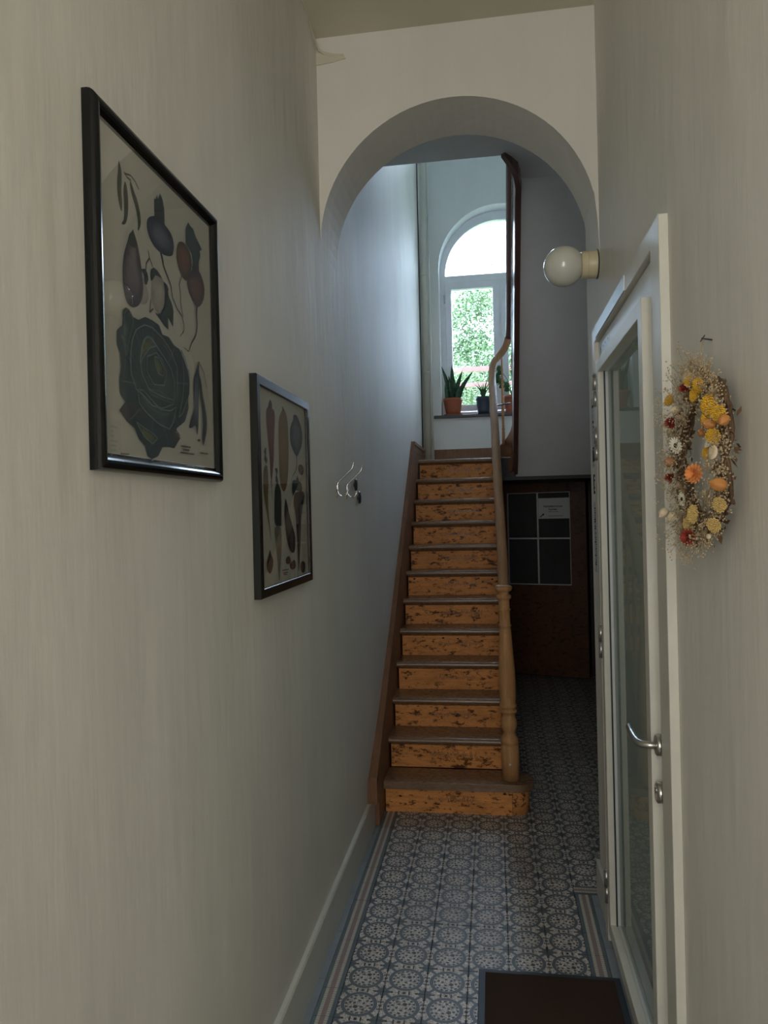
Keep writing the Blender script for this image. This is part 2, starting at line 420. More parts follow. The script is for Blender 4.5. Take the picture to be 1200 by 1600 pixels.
# ---- walls
def left_profile(x): return x
prof = [(-.95, 0), (-.69, 0), (-.688, .2), (-.672, .55), (XL, .95), (XL, 6.4), (-.95, 6.4)]
mb = MB(); mb.prism(prof, -1.0, 7.9, 'y'); mb.build('wall_left', M['wall'])['kind'] = 'structure'
mb = MB()
mb.prism([(-1.0, 0), (1.90, 0), (1.90, 2.34), (2.98, 2.34), (2.98, 0), (3.30, 0), (3.30, 3.9), (-1.0, 3.9)], XR, XR + .15, 'x')
mb.prism([(XR + .15, -.1), (2.6, -.1), (2.6, 3.74), (XR + .15, 3.74)], 3.15, 3.30, 'y')
mb.build('wall_right', M['wall'])['kind'] = 'structure'
MB().box(1.02, 1.17, 3.30, 7.9, 0, 6.4).build('wall_hall_right', M['stairwall'])['kind'] = 'structure'
MB().box(1.005, 1.019, 3.31, 7.6, 0, 1.96).build('hall_shade_sheet', M['darkwood_shade'])['kind'] = 'structure'  # dark sheet: the shade under the stairs, put into the wall's colour
# arch wall
cx, cz, R = -.1205, 2.79, .546
arc = [(cx + R * math.cos(PI - PI * k / 40), cz + R * math.sin(PI - PI * k / 40) * 1.0) for k in range(41)]
arc[0] = (XL, cz - .01); arc[-1] = (XR, cz - .12); arc[-2] = (XR - .006, cz + .02); arc[-3] = (XR - .016, cz + .12)
mb = MB(); mb.prism([(XL - .02, cz)] + arc + [(XR + .02, cz), (XR + .02, 3.75), (XL - .02, 3.75)], 2.90, 3.20, 'y')
o = mb.build('wall_arch', M['wall']); o['kind'] = 'structure'
# ceilings
MB().box(-.9, .6, -1.1, 3.15, 3.63, 3.74).build('ceiling', M['ceiling'])['kind'] = 'structure'
ed = [(-.9, 3.15), (1.17, 3.15), (1.17, 4.622), (.205, 4.622), (.20, 4.50), (.185, 4.42), (.155, 4.35), (.10, WELLY), (-.9, WELLY)]
MB().prism(ed, 3.755, 4.0, 'z').build('ceiling_landing', M['soffit'])['kind'] = 'structure'
MB().box(-.9, 1.17, 3.1, 7.6, 6.3, 6.4).build('ceiling_stairwell', M['stairwall'])['kind'] = 'structure'
MB().box(-.9, 1.17, 3.05, 3.15, 3.75, 6.4).build('wall_upper_hall', M['stairwall'])['kind'] = 'structure'
# window wall with arched opening
wcx, wcz, wR = .12, 4.10, .60
def arch_poly(cx, cz, r, zb, n=28):
    return [(cx - r, zb)] + [(cx - r * math.cos(PI * k / n), cz + r * math.sin(PI * k / n)) for k in range(n + 1)] + [(cx + r, zb)]
hole = arch_poly(wcx, wcz, wR, 2.63)
mb = MB(); mb.prism([(-.9, 0), (1.17, 0), (1.17, 6.4), (-.9, 6.4)], WY, WY + .36, 'y', [hole])
# the lower back of the hall lies behind this wall: open it under the landing
mb = MB(); mb.prism([(-.9, LAND - .17), (1.17, LAND - .17), (1.17, 6.4), (-.9, 6.4)], WY, WY + .36, 'y', [hole, [(-.40, 5.2), (-.40, 6.1), (.64, 6.1), (.64, 5.2)]])
mb.build('wall_window', M['stairwall'])['kind'] = 'structure'
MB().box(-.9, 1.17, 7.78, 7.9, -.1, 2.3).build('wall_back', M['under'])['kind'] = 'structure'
# half landing
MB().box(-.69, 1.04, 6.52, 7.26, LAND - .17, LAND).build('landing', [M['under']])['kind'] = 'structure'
MB().box(-.64, 1.01, 6.505, 7.24, LAND - .002, LAND + .004).build('landing_boards', [M['tread']])['kind'] = 'structure'
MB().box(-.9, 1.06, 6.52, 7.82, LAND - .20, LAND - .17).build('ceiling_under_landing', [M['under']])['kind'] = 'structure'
# front wall with the open street doorway, behind the camera
mb = MB(); mb.prism([(-.9, 0), (.6, 0), (.6, 3.75), (-.9, 3.75)], -1.12, -1.0, 'y', [[(-.60, .02), (-.60, 3.25), (.38, 3.25), (.38, .02)]])
mb.build('wall_front', M['wall'])['kind'] = 'structure'
mb = MB(); mb.box(-.9, -.75, -1.9, -1.12, 0, 3.6); mb.box(.5, .6, -1.9, -1.12, 0, 3.6); mb.box(-.9, .6, -1.9, -1.12, 3.5, 3.6); mb.box(-.9, .6, -2.0, -1.9, 0, 3.6)  # unseen closed box, added to keep sky light out of the doorway
mb.build('wall_sky_blocker', M['wall'])['kind'] = 'structure'
# side room behind the glass door
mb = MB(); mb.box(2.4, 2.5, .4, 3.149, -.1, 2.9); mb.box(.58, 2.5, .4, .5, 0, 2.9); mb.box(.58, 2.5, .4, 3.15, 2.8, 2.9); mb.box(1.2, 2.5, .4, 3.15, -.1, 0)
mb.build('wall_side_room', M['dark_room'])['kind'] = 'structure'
# skirtings
mb = MB(); mb.prism([(-.69, 0), (-.669, 0), (-.669, .158), (-.674, .165), (-.69, .165)], -1.0, 3.90, 'y'); mb.build('baseboard_left', M['skirting'])['kind'] = 'structure'
mb = MB(); mb.box(XR - .016, XR, 3.03, 3.315, 0, .15); mb.box(XR - .016, XR, -1.0, 1.84, 0, .15); mb.build('baseboard_right', M['skirting'], None, .003)['kind'] = 'structure'
mb = MB(); mb.box(-.56, 1.02, WY - .022, WY, LAND, LAND + .15); mb.build('baseboard_landing', M['string'], None, .004)['kind'] = 'structure'
# ragged plaster seam in the left corner by the ceiling
pts = [(-.655, 2.60, 3.615), (-.655, 2.72, 3.60), (-.657, 2.82, 3.585), (-.655, 2.885, 3.575), (-.63, 2.897, 3.56), (-.60, 2.897, 3.55), (-.575, 2.897, 3.55), (-.55, 2.897, 3.545)]
MB().prism([(-.667, 3.52), (-.667, 3.60), (-.64, 3.575), (-.60, 3.56), (-.555, 3.555), (-.545, 3.535), (-.60, 3.525)], 2.896, 2.902, 'y').tube(pts, [.001, .002, .004, .005, .004, .003, .002, .001], 6).build('trim_1', M['ceiling'])['kind'] = 'structure'

# ================================================================ WINDOW
FY0, FY1 = WY + .17, WY + .25
win = bpy.data.objects.new('window_1', None); S.collection.objects.link(win); win['kind'] = 'structure'; win.location = (wcx, WY + .2, 2.63); win['_own'] = 1
gR = .545
mb = MB()
outer = arch_poly(wcx, wcz, wR + .02, 2.65); top_hole = [(wcx - gR * math.cos(PI * k / 28), 4.075 + (gR - .01) * math.sin(PI * k / 28)) for k in range(29)]
mb.prism(outer, FY0, FY1, 'y', [top_hole[::-1], [(wcx - gR + .0, 2.69), (wcx - gR, 4.0), (wcx - .012, 4.0), (wcx - .012, 2.69)], [(wcx + .012, 2.69), (wcx + .012, 4.0), (wcx + gR, 4.0), (wcx + gR, 2.69)]])
mb.build('frame', M['upvc'], win, .004)
def sash(x0, x1, z0=2.70, z1=3.995):
    f = MB(); w = .062
    f.prism([(x0, z0), (x1, z0), (x1, z1), (x0, z1)], FY0 - .018, FY1 - .02, 'y', [[(x0 + w, z0 + w), (x0 + w, z1 - w), (x1 - w, z1 - w), (x1 - w, z0 + w)]])
    s_ = f.build('sash', M['upvc'], win, .004)
    p = MB(); p.box(x0 + w - .004, x1 - w + .004, FY0 + .03, FY0 + .036, z0 + w - .004, z1 - w + .004); q = p.build('pane', M['clear_glass'], win)
    return s_
sash(wcx - gR - .003, wcx - .010); sash(wcx + .010, wcx + gR + .003)
p = MB(); p.prism([(a, b_) for a, b_ in top_hole], FY0 + .03, FY0 + .036, 'y'); p.build('pane', M['clear_glass'], win)
p = MB(); p.box(wcx - gR - .018, wcx - gR - .006, FY0 - .03, FY0, 3.80, 3.88); p.build('hinge', M['zinc'], win)
p = MB(); p.prism([(-.555, 7.21), (.80, 7.21), (.80, WY), (wcx + wR, WY), (wcx + wR, FY0), (wcx - wR, FY0), (wcx - wR, WY), (-.555, WY)], 2.612, 2.640, 'z'); p.build('sill', M['sill_stone'], win, .004)

# unseen window, added high in the same wall to brighten the stairwell
w2 = bpy.data.objects.new('added_fill_window', None); S.collection.objects.link(w2); w2['kind'] = 'structure'; w2.location = (.12, WY + .2, 5.2); w2['_own'] = 1
mb = MB(); mb.prism([(-.40, 5.2), (.64, 5.2), (.64, 6.1), (-.40, 6.1)], FY0, FY1, 'y', [[(-.34, 5.26), (-.34, 6.04), (.09, 6.04), (.09, 5.26)], [(.15, 5.26), (.15, 6.04), (.58, 6.04), (.58, 5.26)]]); mb.build('frame', M['upvc'], w2)
for a in (-.34, .15): MB().box(a - .004, a + .434, FY0 + .03, FY0 + .036, 5.256, 6.044).build('pane', M['clear_glass'], w2)

# ================================================================ GLASS DOOR (right wall)
dr = bpy.data.objects.new('door_1', None); S.collection.objects.link(dr); dr['kind'] = 'structure'; dr.location = (XR, 2.4, 0); dr['_own'] = 1
mb = MB()   # casing proud of the wall
mb.prism([(1.83, 0), (1.83, 2.40), (3.02, 2.40), (3.02, 0), (2.95, 0), (2.95, 2.345), (1.925, 2.345), (1.925, 0)], XR - .022, XR + .06, 'x')
mb.build('casing', M['cream_paint'], dr, .002)
# flat leaf with a glazed opening
L0, L1 = 1.928, 2.948
mb = MB(); mb.prism([(L0, .012), (L1, .012), (L1, 2.340), (L0, 2.340)], XR - .006, XR + .016, 'x', [[(L0 + .12, .135), (L0 + .12, 2.205), (L1 - .13, 2.205), (L1 - .13, .135)]])
leaf = mb.build('door_leaf', M['white_paint'], dr, .001)
g0, g1, gz0, gz1 = L0 + .075, L1 - .085, .09, 2.25
mb = MB(); mb.prism([(g0, gz0), (g1, gz0), (g1, gz1), (g0, gz1)], XR - .032, XR - .004, 'x', [[(g0 + .05, gz0 + .05), (g0 + .05, gz1 - .045), (g1 - .05, gz1 - .045), (g1 - .05, gz0 + .05)]])
mb.build('glazing_bead', M['cream_paint'], dr, .002)
mb = MB(); mb.box(XR + .006, XR + .011, L0 + .119, L1 - .129, .134, 2.206); mb.build('pane', M['door_glass'], dr)
mb = MB(); mb.box(XR - .0105, XR - .006, g1 - .062, g1 - .05, gz0 + .05, gz1 - .045); mb.build('gasket', M['rubber'], dr)
for hz in (2.155, 1.945, 1.17, .21):
    mb = MB(); 
    mb.lathe([(.009, 0), (.009, .060)], (XR - .022, 2.955, hz - .062), 12); mb.lathe([(.010, 0), (.010, .060)], (XR - .022, 2.955, hz + .002), 12)
    mb.lathe([(.005, 0), (.008, .004), (.008, .008)], (XR - .022, 2.955, hz + .062), 10); mb.box(XR - .018, XR - .012, 2.93, 2.985, hz - .06, hz + .06)
    mb.build('hinge', M['steel'], dr)
# perforated plate and patch plate by the far top corner
mb = MB(); mb.box(XR - .0085, XR - .006, 2.68, 2.90, 2.262, 2.314); pl = mb.build('fixing_plate', M['zinc'], dr)
for yy in (2.70, 2.76, 2.82, 2.88):
    for zz in (2.275, 2.302): mb = MB(); mb.lathe([(.005, -.0005), (.005, .0)], (XR - .0086, yy, zz), 8, 'x'); mb.build('screw', M['dark_knob'], dr)
mb = MB(); mb.box(XR - .0255, XR - .021, 2.28, 2.90, 2.350, 2.395); mb.build('cover_plate', M['zinc'], dr)
# lever handle, rose and key rose
hy, hz = 1.975, 1.078
mb = MB(); mb.lathe([(.024, 0), (.027, .003), (.027, .020)], (XR - .027, hy, hz), 24, 'x'); mb.build('rose', M['steel'], dr)
mb = MB(); mb.lathe([(.024, 0), (.027, .003), (.027, .020)], (XR - .027, hy, .955), 24, 'x'); mb.lathe([(.008, -.003), (.008, .001)], (XR - .027, hy, .962), 12, 'x'); mb.box(XR - .030, XR - .026, hy - .003, hy + .003, .938, .956); mb.build('key_rose', M['steel'], dr)
pth = [(XR - .01, hy, hz), (XR - .040, hy, hz), (XR - .056, hy + .006, hz), (XR - .066, hy + .022, hz + .001), (XR - .069, hy + .05, hz + .003), (XR - .070, hy + .085, hz + .006), (XR - .070, hy + .125, hz + .012)]
mb = MB(); mb.tube(pth, .0095, 14); mb.build('handle', M['steel'], dr)

# ================================================================ BACK DOOR under the landing
bd = bpy.data.objects.new('door_2', None); S.collection.objects.link(bd); bd['kind'] = 'structure'; bd['_own'] = 1
bd.location = (0, 0, 0)
def lb(mb, name, mat, bev=0, par=None):
    o = mb.build(name, mat, None, bev); o.parent = par or bd; return o
W2 = .865
lb(MB().box(.0, .075, 0, .038, .02, 1.955), 'stile', M['doorwood'], .002); lb(MB().box(W2 - .155, W2, 0, .038, .02, 1.955), 'stile', M['doorwood'], .002)
lb(MB().box(.075, W2 - .155, 0, .038, 1.86, 1.955), 'rail', M['doorwood'], .002); lb(MB().box(.075, W2 - .155, 0, .038, .78, .93), 'rail', M['doorwood'], .002); lb(MB().box(.075, W2 - .155, 0, .038, .02, .20), 'rail', M['doorwood'], .002)
pm = MB(); pm.box(.075, W2 - .155, .014, .026, .20, .78); pm.prism([(.075, .20), (W2 - .155, .20), (W2 - .155, .78), (.075, .78)], .006, .014, 'y', [[(.095, .22), (.095, .76), (W2 - .175, .76), (W2 - .175, .22)]]); lb(pm, 'panel', M['doorwood'])
mw = .014; mx0 = .385
lb(MB().box(mx0 - mw / 2, mx0 + mw / 2, .004, .03, .93, 1.86), 'glazing_bar', M['white_paint']); lb(MB().box(.075, W2 - .155, .003, .031, 1.39, 1.404), 'glazing_bar', M['white_paint'])
fb = MB(); fb.prism([(.075, .93), (W2 - .155, .93), (W2 - .155, 1.86), (.075, 1.86)], .002, .03, 'y', [[(.081, .938), (.081, 1.854), (W2 - .161, 1.854), (W2 - .161, .938)]]); lb(fb, 'glazing_frame', M['white_paint'])
for a, b_ in ((.08, mx0), (mx0, W2 - .16)):
    for c, d in ((.935, 1.395), (1.40, 1.855)): lb(MB().box(a + .008, b_ - .008, .016, .020, c + .006, d - .006), 'pane', M['dusty_glass'])
bd.location = (.075, 7.62, 0); bd.rotation_euler = (0, 0, math.radians(-17))
# dark door frame behind it
mb = MB(); mb.box(.0, .07, 7.55, 7.78, 0, 1.954); mb.box(.95, 1.02, 7.55, 7.78, 0, 1.954); mb.box(.07, .95, 7.70, 7.78, 1.90, 1.954)
mb.build('trim_2', M['darkwood_shade'])['kind'] = 'structure'
# paper notice on the upper right pane
c17 = Matrix.Translation(bd.location) @ Matrix.Rotation(math.radians(-17), 4, 'Z')
nt_ = thing('paper_notice', tuple(c17 @ Vector((.55, .012, 1.70))), 'white paper notice taped to the upper right pane of the wooden back door', 'notice')
nt_.rotation_euler = (0, 0, math.radians(-17))
mb = MB(); mb.box(-.155, .155, -.001, .001, -.105, .10); o = mb.build('sheet', M['white_paper']); o.parent = nt_
def text_part(par, txt, x, z, size, y=-.002, name='printed_text', mat='ink', rot=(PI / 2, 0, 0)):
    cu = bpy.data.curves.new(name, 'FONT'); cu.body = txt; cu.size = size; cu.align_x = 'CENTER'; cu.align_y = 'CENTER'; cu.extrude = .0002; cu.offset = size * .02; cu.resolution_u = 3
    tmp = bpy.data.objects.new('tmp', cu); S.collection.objects.link(tmp); bpy.context.view_layer.update()
    me = bpy.data.meshes.new_from_object(tmp.evaluated_get(bpy.context.evaluated_depsgraph_get())); bpy.data.objects.remove(tmp)
    me.materials.clear(); me.materials.append(M[mat]); o = bpy.data.objects.new(name, me); S.collection.objects.link(o); o.parent = par; o.location = (x, y, z); o.rotation_euler = rot; return o
text_part(nt_, 'Vergaderruimte', -.01, .018, .030); text_part(nt_, 'bureau', -.01, -.012, .030); text_part(nt_, 'achter in de gang', -.005, -.036, .014); text_part(nt_, 'met vragen? bel aan bij deur', .02, -.078, .013)
ar = MB(); ar.prism([(-.145, -.088), (-.115, -.062), (-.122, -.058), (-.098, -.052), (-.103, -.076), (-.109, -.069), (-.138, -.093)], -.0022, -.0018, 'y'); o = ar.build('printed_arrow', M['ink']); o.parent = nt_

# ================================================================ STAIRCASE
RI, GO, N1 = .1795, .216, 4.07
st = thing('staircase', (-.3, 4.1, 0), 'steep worn pine staircase with orange risers, turned newel and handrail', 'staircase')
SX0, SX1 = -.646, .028
for i in range(1, 13):
    z = RI * i; yn = N1 + GO * (i - 1); th = .036; rr = th / 2
    wob = random.uniform(-.002, .002)
    if i == 1:
        pl = [(SX0, yn)] + [(.09, yn)] + [(.09 + .105 * math.sin(PI * k / 20), yn + .105 - .105 * math.cos(PI * k / 20)) for k in range(1, 21)] + [(.07, yn + .21), (.07, 4.30), (SX0, 4.30)]
        mb = MB(); mb.prism(pl, z - .042, z, 'z'); mb.build('tread', M['tread'], st, .012)
        pl = [(SX0 + .006, yn + .03), (.068, yn + .03), (.068, yn + .06), (SX0 + .006, yn + .06)]
        mb = MB(); mb.prism(pl, 0, z - .042, 'z'); mb.build('riser', M['riser'], st)
        bl = [(.069, yn + .03)] + [(.085 + .08 * math.sin(PI * k / 16), yn + .11 - .08 * math.cos(PI * k / 16)) for k in range(17)] + [(.069, yn + .19)]
        mb = MB(); mb.prism(bl, 0, z - .042, 'z', smooth=True); mb.build('bullnose_block', M['riser'], st)
    else:
        back = yn + GO + .045 if i < 12 else 6.50
        prof_ = [(yn + rr - rr * math.sin(PI * k / 8), z - rr + rr * math.cos(PI * k / 8)) for k in range(9)] + [(back, z - th), (back, z)]
        mb = MB(); mb.prism(prof_, SX0, SX1, 'x'); mb.build('tread', M['tread'], st)
        mb = MB(); mb.box(SX0 + .012, SX1 - .004, yn + .032, yn + .05, z - RI, z - th); mb.build('riser', M['riser'], st)
        mb = MB(); mb.prism([(yn + .014, z - th), (yn + .032, z - th), (yn + .032, z - th - .012)], SX0 + .01, SX1 - .002, 'x'); mb.build('cove_moulding', M['tread'], st)
    # faded handwriting in the middle of the riser
    rs = random.Random(40 + i); w = MB(); x = -.40 if i < 5 else -.38; xe = x + rs.uniform(.24, .30) ; yy = yn + (.0292 if i == 1 else .0312); zc = z - .105
    last = None; k = 0
    while x < xe:
        h = rs.choice((.008, .010, .012, .026)) * (1 if k % 2 else -.6)
        p = (x, zc + h)
        if last and rs.random() > .12:
            dx, dz = p[0] - last[0], p[1] - last[1]; l = math.hypot(dx, dz); nx, nz = -dz / l * .0009, dx / l * .0009
            b_ = len(w.v); w.v += [(last[0] + nx, yy, last[1] + nz), (last[0] - nx, yy, last[1] - nz), (p[0] - nx, yy, p[1] - nz), (p[0] + nx, yy, p[1] + nz)]; w.face([b_, b_ + 1, b_ + 2, b_ + 3])
        last = p; k += 1; x += rs.uniform(.002, .007)
    w.build('faded_writing', M['darkwood'], st)
# wall string on the left, with a moulded top edge
top = [(3.80, .29), (6.118, 2.283), (7.12, 2.292)]
poly = [(3.80, .165)] + top + [(7.12, LAND - .02), (6.50, LAND - .02), (6.4, 1.9), (4.10, 0), (3.905, 0), (3.905, .165)]
mb = MB(); mb.prism(poly, -.69, -.645, 'x'); mb.build('wall_string', M['string'], st, .003)
mb = MB()
for (y0, z0), (y1, z1) in zip(top[:2], top[1:]):
    b_ = len(mb.v); n_ = .020
    mb.v += [(x, y, z) for y, z in ((y0, z0 - .075), (y1, z1 - (.075 if z0 < 2 else .05))) for x, z in ((-.66, z + .004), (-.6405, z + .004), (-.6405, z - .010), (-.66, z - .010))]
    for q in ((0, 1, 5, 4), (1, 2, 6, 5), (2, 3, 7, 6), (3, 0, 4, 7), (0, 1, 2, 3), (4, 5, 6, 7)): mb.face([b_ + k for k in q])
    b_ = len(mb.v)
    mb.v += [(x, y, z) for y, z in ((y0, z0), (y1, z1)) for x, z in ((-.69, z + .006), (-.636, z + .006), (-.636, z - .022), (-.69, z - .022))]
    for q in ((0, 1, 5, 4), (1, 2, 6, 5), (2, 3, 7, 6), (3, 0, 4, 7), (0, 1, 2, 3), (4, 5, 6, 7)): mb.face([b_ + k for k in q])
mb.box(-.69, -.636, 3.782, 3.812, .165, .30)
mb.build('string_moulding', M['string'], st)
# closed outer string and dark spandrel under it
off = .055
so = [(4.24, RI), (4.24, RI + off + .12), (6.45, LAND + off - .005), (6.52, LAND + .10), (6.52, LAND - .20), (4.40, .14), (4.24, .05)]
mb = MB(); mb.prism(so, .028, .066, 'x'); mb.build('outer_string', M['string'], st, .002)
mb = MB(); mb.prism([(4.24, 0), (4.24, .10), (6.52, 1.96), (6.52, 0)], .046, .060, 'x'); mb.build('spandrel_panel', M['darkwood_shade'], st)
mb = MB(); mb.prism([(4.14, 0), (4.24, .02), (4.24, .14), (4.14, .137)], .062, .085, 'x'); mb.build('spandrel_end', M['darkwood_shade'], st)
# newel
NX, NY = .0675, 4.175
pf = [(.050, .1795), (.050, .37), (.040, .374), (.050, .380), (.051, .400), (.047, .412), (.036, .425), (.033, .447), (.042, .462), (.046, .488), (.044, .515), (.036, .535), (.037, .552), (.047, .556), (.049, .563), (.047, .571), (.037, .574), (.037, .580), (.047, .584), (.049, .592), (.047, .600), (.041, .606), (.046, .65), (.047, .70), (.0465, .76), (.043, .84), (.038, .93), (.033, 1.02), (.0315, 1.035), (.036, 1.040), (.036, 1.047), (.0315, 1.052), (.031, 1.09), (.0315, 1.125), (.036, 1.130), (.036, 1.137), (.0315, 1.142), (.031, 1.185), (.033, 1.192), (.041, 1.198), (.043, 1.207), (.041, 1.215), (.030, 1.220), (.030, 1.232), (.043, 1.240), (.049, 1.252), (.049, 1.262), (.043, 1.268), (.030, 1.272)]
mb = MB(); mb.lathe([(r, z) for r, z in pf], (NX, NY, 0), 28); mb.v = [(x - .017 * (z - .18), y, z) for x, y, z in mb.v]; mb.build('newel', M['post'], st)
mb = MB(); mb.lathe([(.006, 0), (.006, .004), (.003, .006)], (NX - .005, NY - .056, .275), 10, 'y'); mb.build('newel_bolt', M['steel'], st)
# handrail: up the flight, round the well, up the second flight
hr = [(.050, 4.19, 1.245), (.051, 4.30, 1.34), (.046, 4.60, 1.575), (.038, 5.0, 1.865), (.030, 5.6, 2.30), (.022, 6.1, 2.66), (.018, 6.28, 2.80), (.020, 6.38, 2.90), (.036, 6.46, 2.985), (.070, 6.51, 3.035), (.110, 6.525, 3.08), (.150, 6.50, 3.135), (.172, 6.44, 3.20), (.178, 6.35, 3.29), (.178, 6.1, 3.50), (.178, 5.4, 4.08), (.180, 4.8, 4.58), (.19, 4.5, 4.83)]
def smooth_path(p, n=3):
    for _ in range(n - 1):
        q = [p[0]]
        for a, b_ in zip(p, p[1:]):
            a = Vector(a); b_ = Vector(b_); q += [tuple(a * .75 + b_ * .25), tuple(a * .25 + b_ * .75)]
        q.append(p[-1]); p = q
    return p
sp_ = smooth_path(hr); kk = next(i for i, p in enumerate(sp_) if p[0] > .165)
mb = MB(); mb.tube(sp_[:kk + 1], .031, 14, flat=1.12); mb.build('handrail', M['rail'], st)
def rail_z(y): 
    pts = [(4.19, 1.245)] + [(p[1], p[2]) for p in hr[1:8]]
    for (a, za), (b_, zb) in zip(pts, pts[1:]):
        if a <= y <= b_: return za + (zb - za) * (y - a) / (b_ - a)
    return pts[-1][1]
def baluster(x, y, z0, z1, name='baluster', par=None, mat='post'):
    h = z1 - z0; mb = MB()
    pf = [(.0135, 0), (.0135, .14 * h), (.009, .15 * h), (.014, .165 * h), (.014, .175 * h), (.009, .19 * h), (.012, .205 * h), (.009, .22 * h), (.013, .32 * h), (.0115, .55 * h), (.008, .80 * h), (.008, .82 * h), (.012, .83 * h), (.008, .845 * h), (.008, h)]
    mb.lathe(pf, (x, y, z0), 12); return mb.build(name, M[mat], par or st)
for k in range(1, 11):
    y = N1 + GO * k + .05
    xx = .047 + (.024 - .047) * (y - 4.2) / 2.2
    baluster(.046, y, RI + off + .12 + (y - 4.24) * (LAND - off - RI - .0 + .055 - .12) / 2.21 - .01, rail_z(y) - .02)
baluster(.108, 6.515, 2.27, 3.06)
# the curved well string between the flights
mb = MB(); n = 14
def well(a): return (.1125 - .078 * math.cos(a), 6.45 + .09 * math.sin(a))
for side, off_r in ((0, 0.0), (1, .022)):
    for k in range(n + 1):
        a = PI * k / n; wx, wy = (.1125 - (.072 + off_r) * math.cos(a), 6.45 + (.08 + off_r) * math.sin(a))
        t = k / n
        mb.v.append((wx, wy, 1.955 + .02 * t + .13 * t ** 3)); mb.v.append((wx, wy, 2.20 + .06 * t + .20 * t ** 1.5))
for side in (0, 1):
    b_ = side * 2 * (n + 1)
    for k in range(n): mb.face([b_ + 2 * k, b_ + 2 * k + 2, b_ + 2 * k + 3, b_ + 2 * k + 1], True)
b2 = 2 * (n + 1)
for k in range(n):
    mb.face([2 * k + 1, 2 * k + 3, b2 + 2 * k + 3, b2 + 2 * k + 1]); mb.face([2 * k, b2 + 2 * k, b2 + 2 * k + 2, 2 * k + 2])
mb.build('well_string', M['string'], st)
mb = MB(); mb.tube([(.036, 6.42, 2.60), (.10, 6.40, 2.605), (.172, 6.40, 2.615)], .006, 8); mb.build('stay_rod', M['black_metal'], st)

# second flight, seen from below
s2 = thing('upper_staircase', (.6, 5.5, LAND), 'upper stair flight seen from below with grey plaster soffit and dark string', 'staircase')
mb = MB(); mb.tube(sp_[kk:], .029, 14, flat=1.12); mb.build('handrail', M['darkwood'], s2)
def z2(y): return 2.03 + (6.45 - y) * .945
mb = MB(); mb.prism([(6.50, z2(6.50)), (4.625, z2(4.625)), (4.625, 3.98), (6.50, 2.14)], .207, 1.015, 'x'); mb.build('soffit', M['soffit'], s2)
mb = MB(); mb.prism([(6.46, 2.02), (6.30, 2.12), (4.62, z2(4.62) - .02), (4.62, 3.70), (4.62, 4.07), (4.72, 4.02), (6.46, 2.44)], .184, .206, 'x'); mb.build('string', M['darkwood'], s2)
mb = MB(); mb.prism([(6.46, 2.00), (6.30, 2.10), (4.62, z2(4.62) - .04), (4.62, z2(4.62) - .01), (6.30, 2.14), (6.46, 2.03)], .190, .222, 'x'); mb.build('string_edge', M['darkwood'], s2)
# string turning onto the landing edge
mb = MB(); ar = [(.184, 4.622), (.182, 4.52), (.168, 4.43), (.140, 4.36), (.095, 4.285)]; ar2 = [(.215, 4.622), (.213, 4.50), (.195, 4.40), (.160, 4.33), (.115, 4.265)]
for k in range(len(ar)):
    for p in (ar[k], ar2[k]): mb.v.append((*p, 3.62 + .028 * k if k < 4 else 3.735)); mb.v.append((*p, 4.10))
for k in range(len(ar) - 1):
    a = 4 * k; mb.face([a, a + 4, a + 5, a + 1]); mb.face([a + 2, a + 3, a + 7, a + 6]); mb.face([a, a + 2, a + 6, a + 4]); mb.face([a + 1, a + 5, a + 7, a + 3])
mb.face([0, 1, 3, 2]); e = 4 * (len(ar) - 1); mb.face([e, e + 2, e + 3, e + 1])
mb.build('landing_string', M['darkwood'], s2)
for k in range(9):
    z = LAND + RI * (k + 1); y1 = 6.44 - .19 * k
    mb = MB(); mb.box(.206, 1.015, y1 - .22, y1 + .02, z - .03, z); mb.build('tread', M['tread'], s2)
for k in range(16):
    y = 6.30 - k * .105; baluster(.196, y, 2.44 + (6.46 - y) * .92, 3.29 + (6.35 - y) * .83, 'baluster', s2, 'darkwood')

# ================================================================ FRAMED PRINTS on the left wall
PAL = {30: (.018, .030, .030), 1: (.060, .072, .045), 2: (.075, .065, .040), 3: (.050, .075, .065), 4: (.040, .045, .075), 5: (.050, .045, .042), 6: (.085, .070, .090), 7: (.42, .40, .35), 8: (.030, .050, .045), 9: (.045, .075, .085),
       10: (.12, .075, .05), 11: (.10, .065, .075), 12: (.030, .055, .058), 13: (.045, .080, .080), 14: (.055, .085, .075), 15: (.135, .150, .055), 16: (.028, .046, .045), 17: (.085, .065, .070), 18: (.16, .21, .20), 19: (.05, .05, .045),
       20: (.16, .15, .125), 21: (.19, .055, .045), 22: (.26, .155, .045), 23: (.11, .050, .035), 24: (.20, .145, .07), 25: (.030, .045, .028), 26: (.27, .26, .20), 27: (.022, .022, .030), 28: (.050, .030, .040), 29: (.09, .045, .035)}
HI = {4: (.17, .19, .25), 6: (.30, .25, .25), 7: (.60, .58, .50), 10: (.30, .13, .05), 11: (.28, .15, .12), 21: (.24, .09, .07), 22: (.34, .22, .07), 27: (.09, .08, .10), 28: (.10, .07, .09), 29: (.15, .08, .06), 23: (.20, .10, .06), 24: (.27, .21, .11), 14: (.13, .17, .12), 13: (.10, .155, .15), 16: (.06, .09, .085), 12: (.05, .085, .085), 15: (.20, .22, .08), 8: (.05, .085, .075), 9: (.07, .11, .12)}
mt, nt, b = new_mat('printed_colours', .7, .3)
at = nt.nodes.new('ShaderNodeAttribute'); at.attribute_name = 'Col'; g = coord(nt)
nz_ = noise(nt, mapping(nt, g, (1, 1, 1)), 45, 4, .7)
mm = nt.nodes.new('ShaderNodeMix'); mm.data_type = 'RGBA'; mm.blend_type = 'MULTIPLY'; mm.inputs[0].default_value = .8
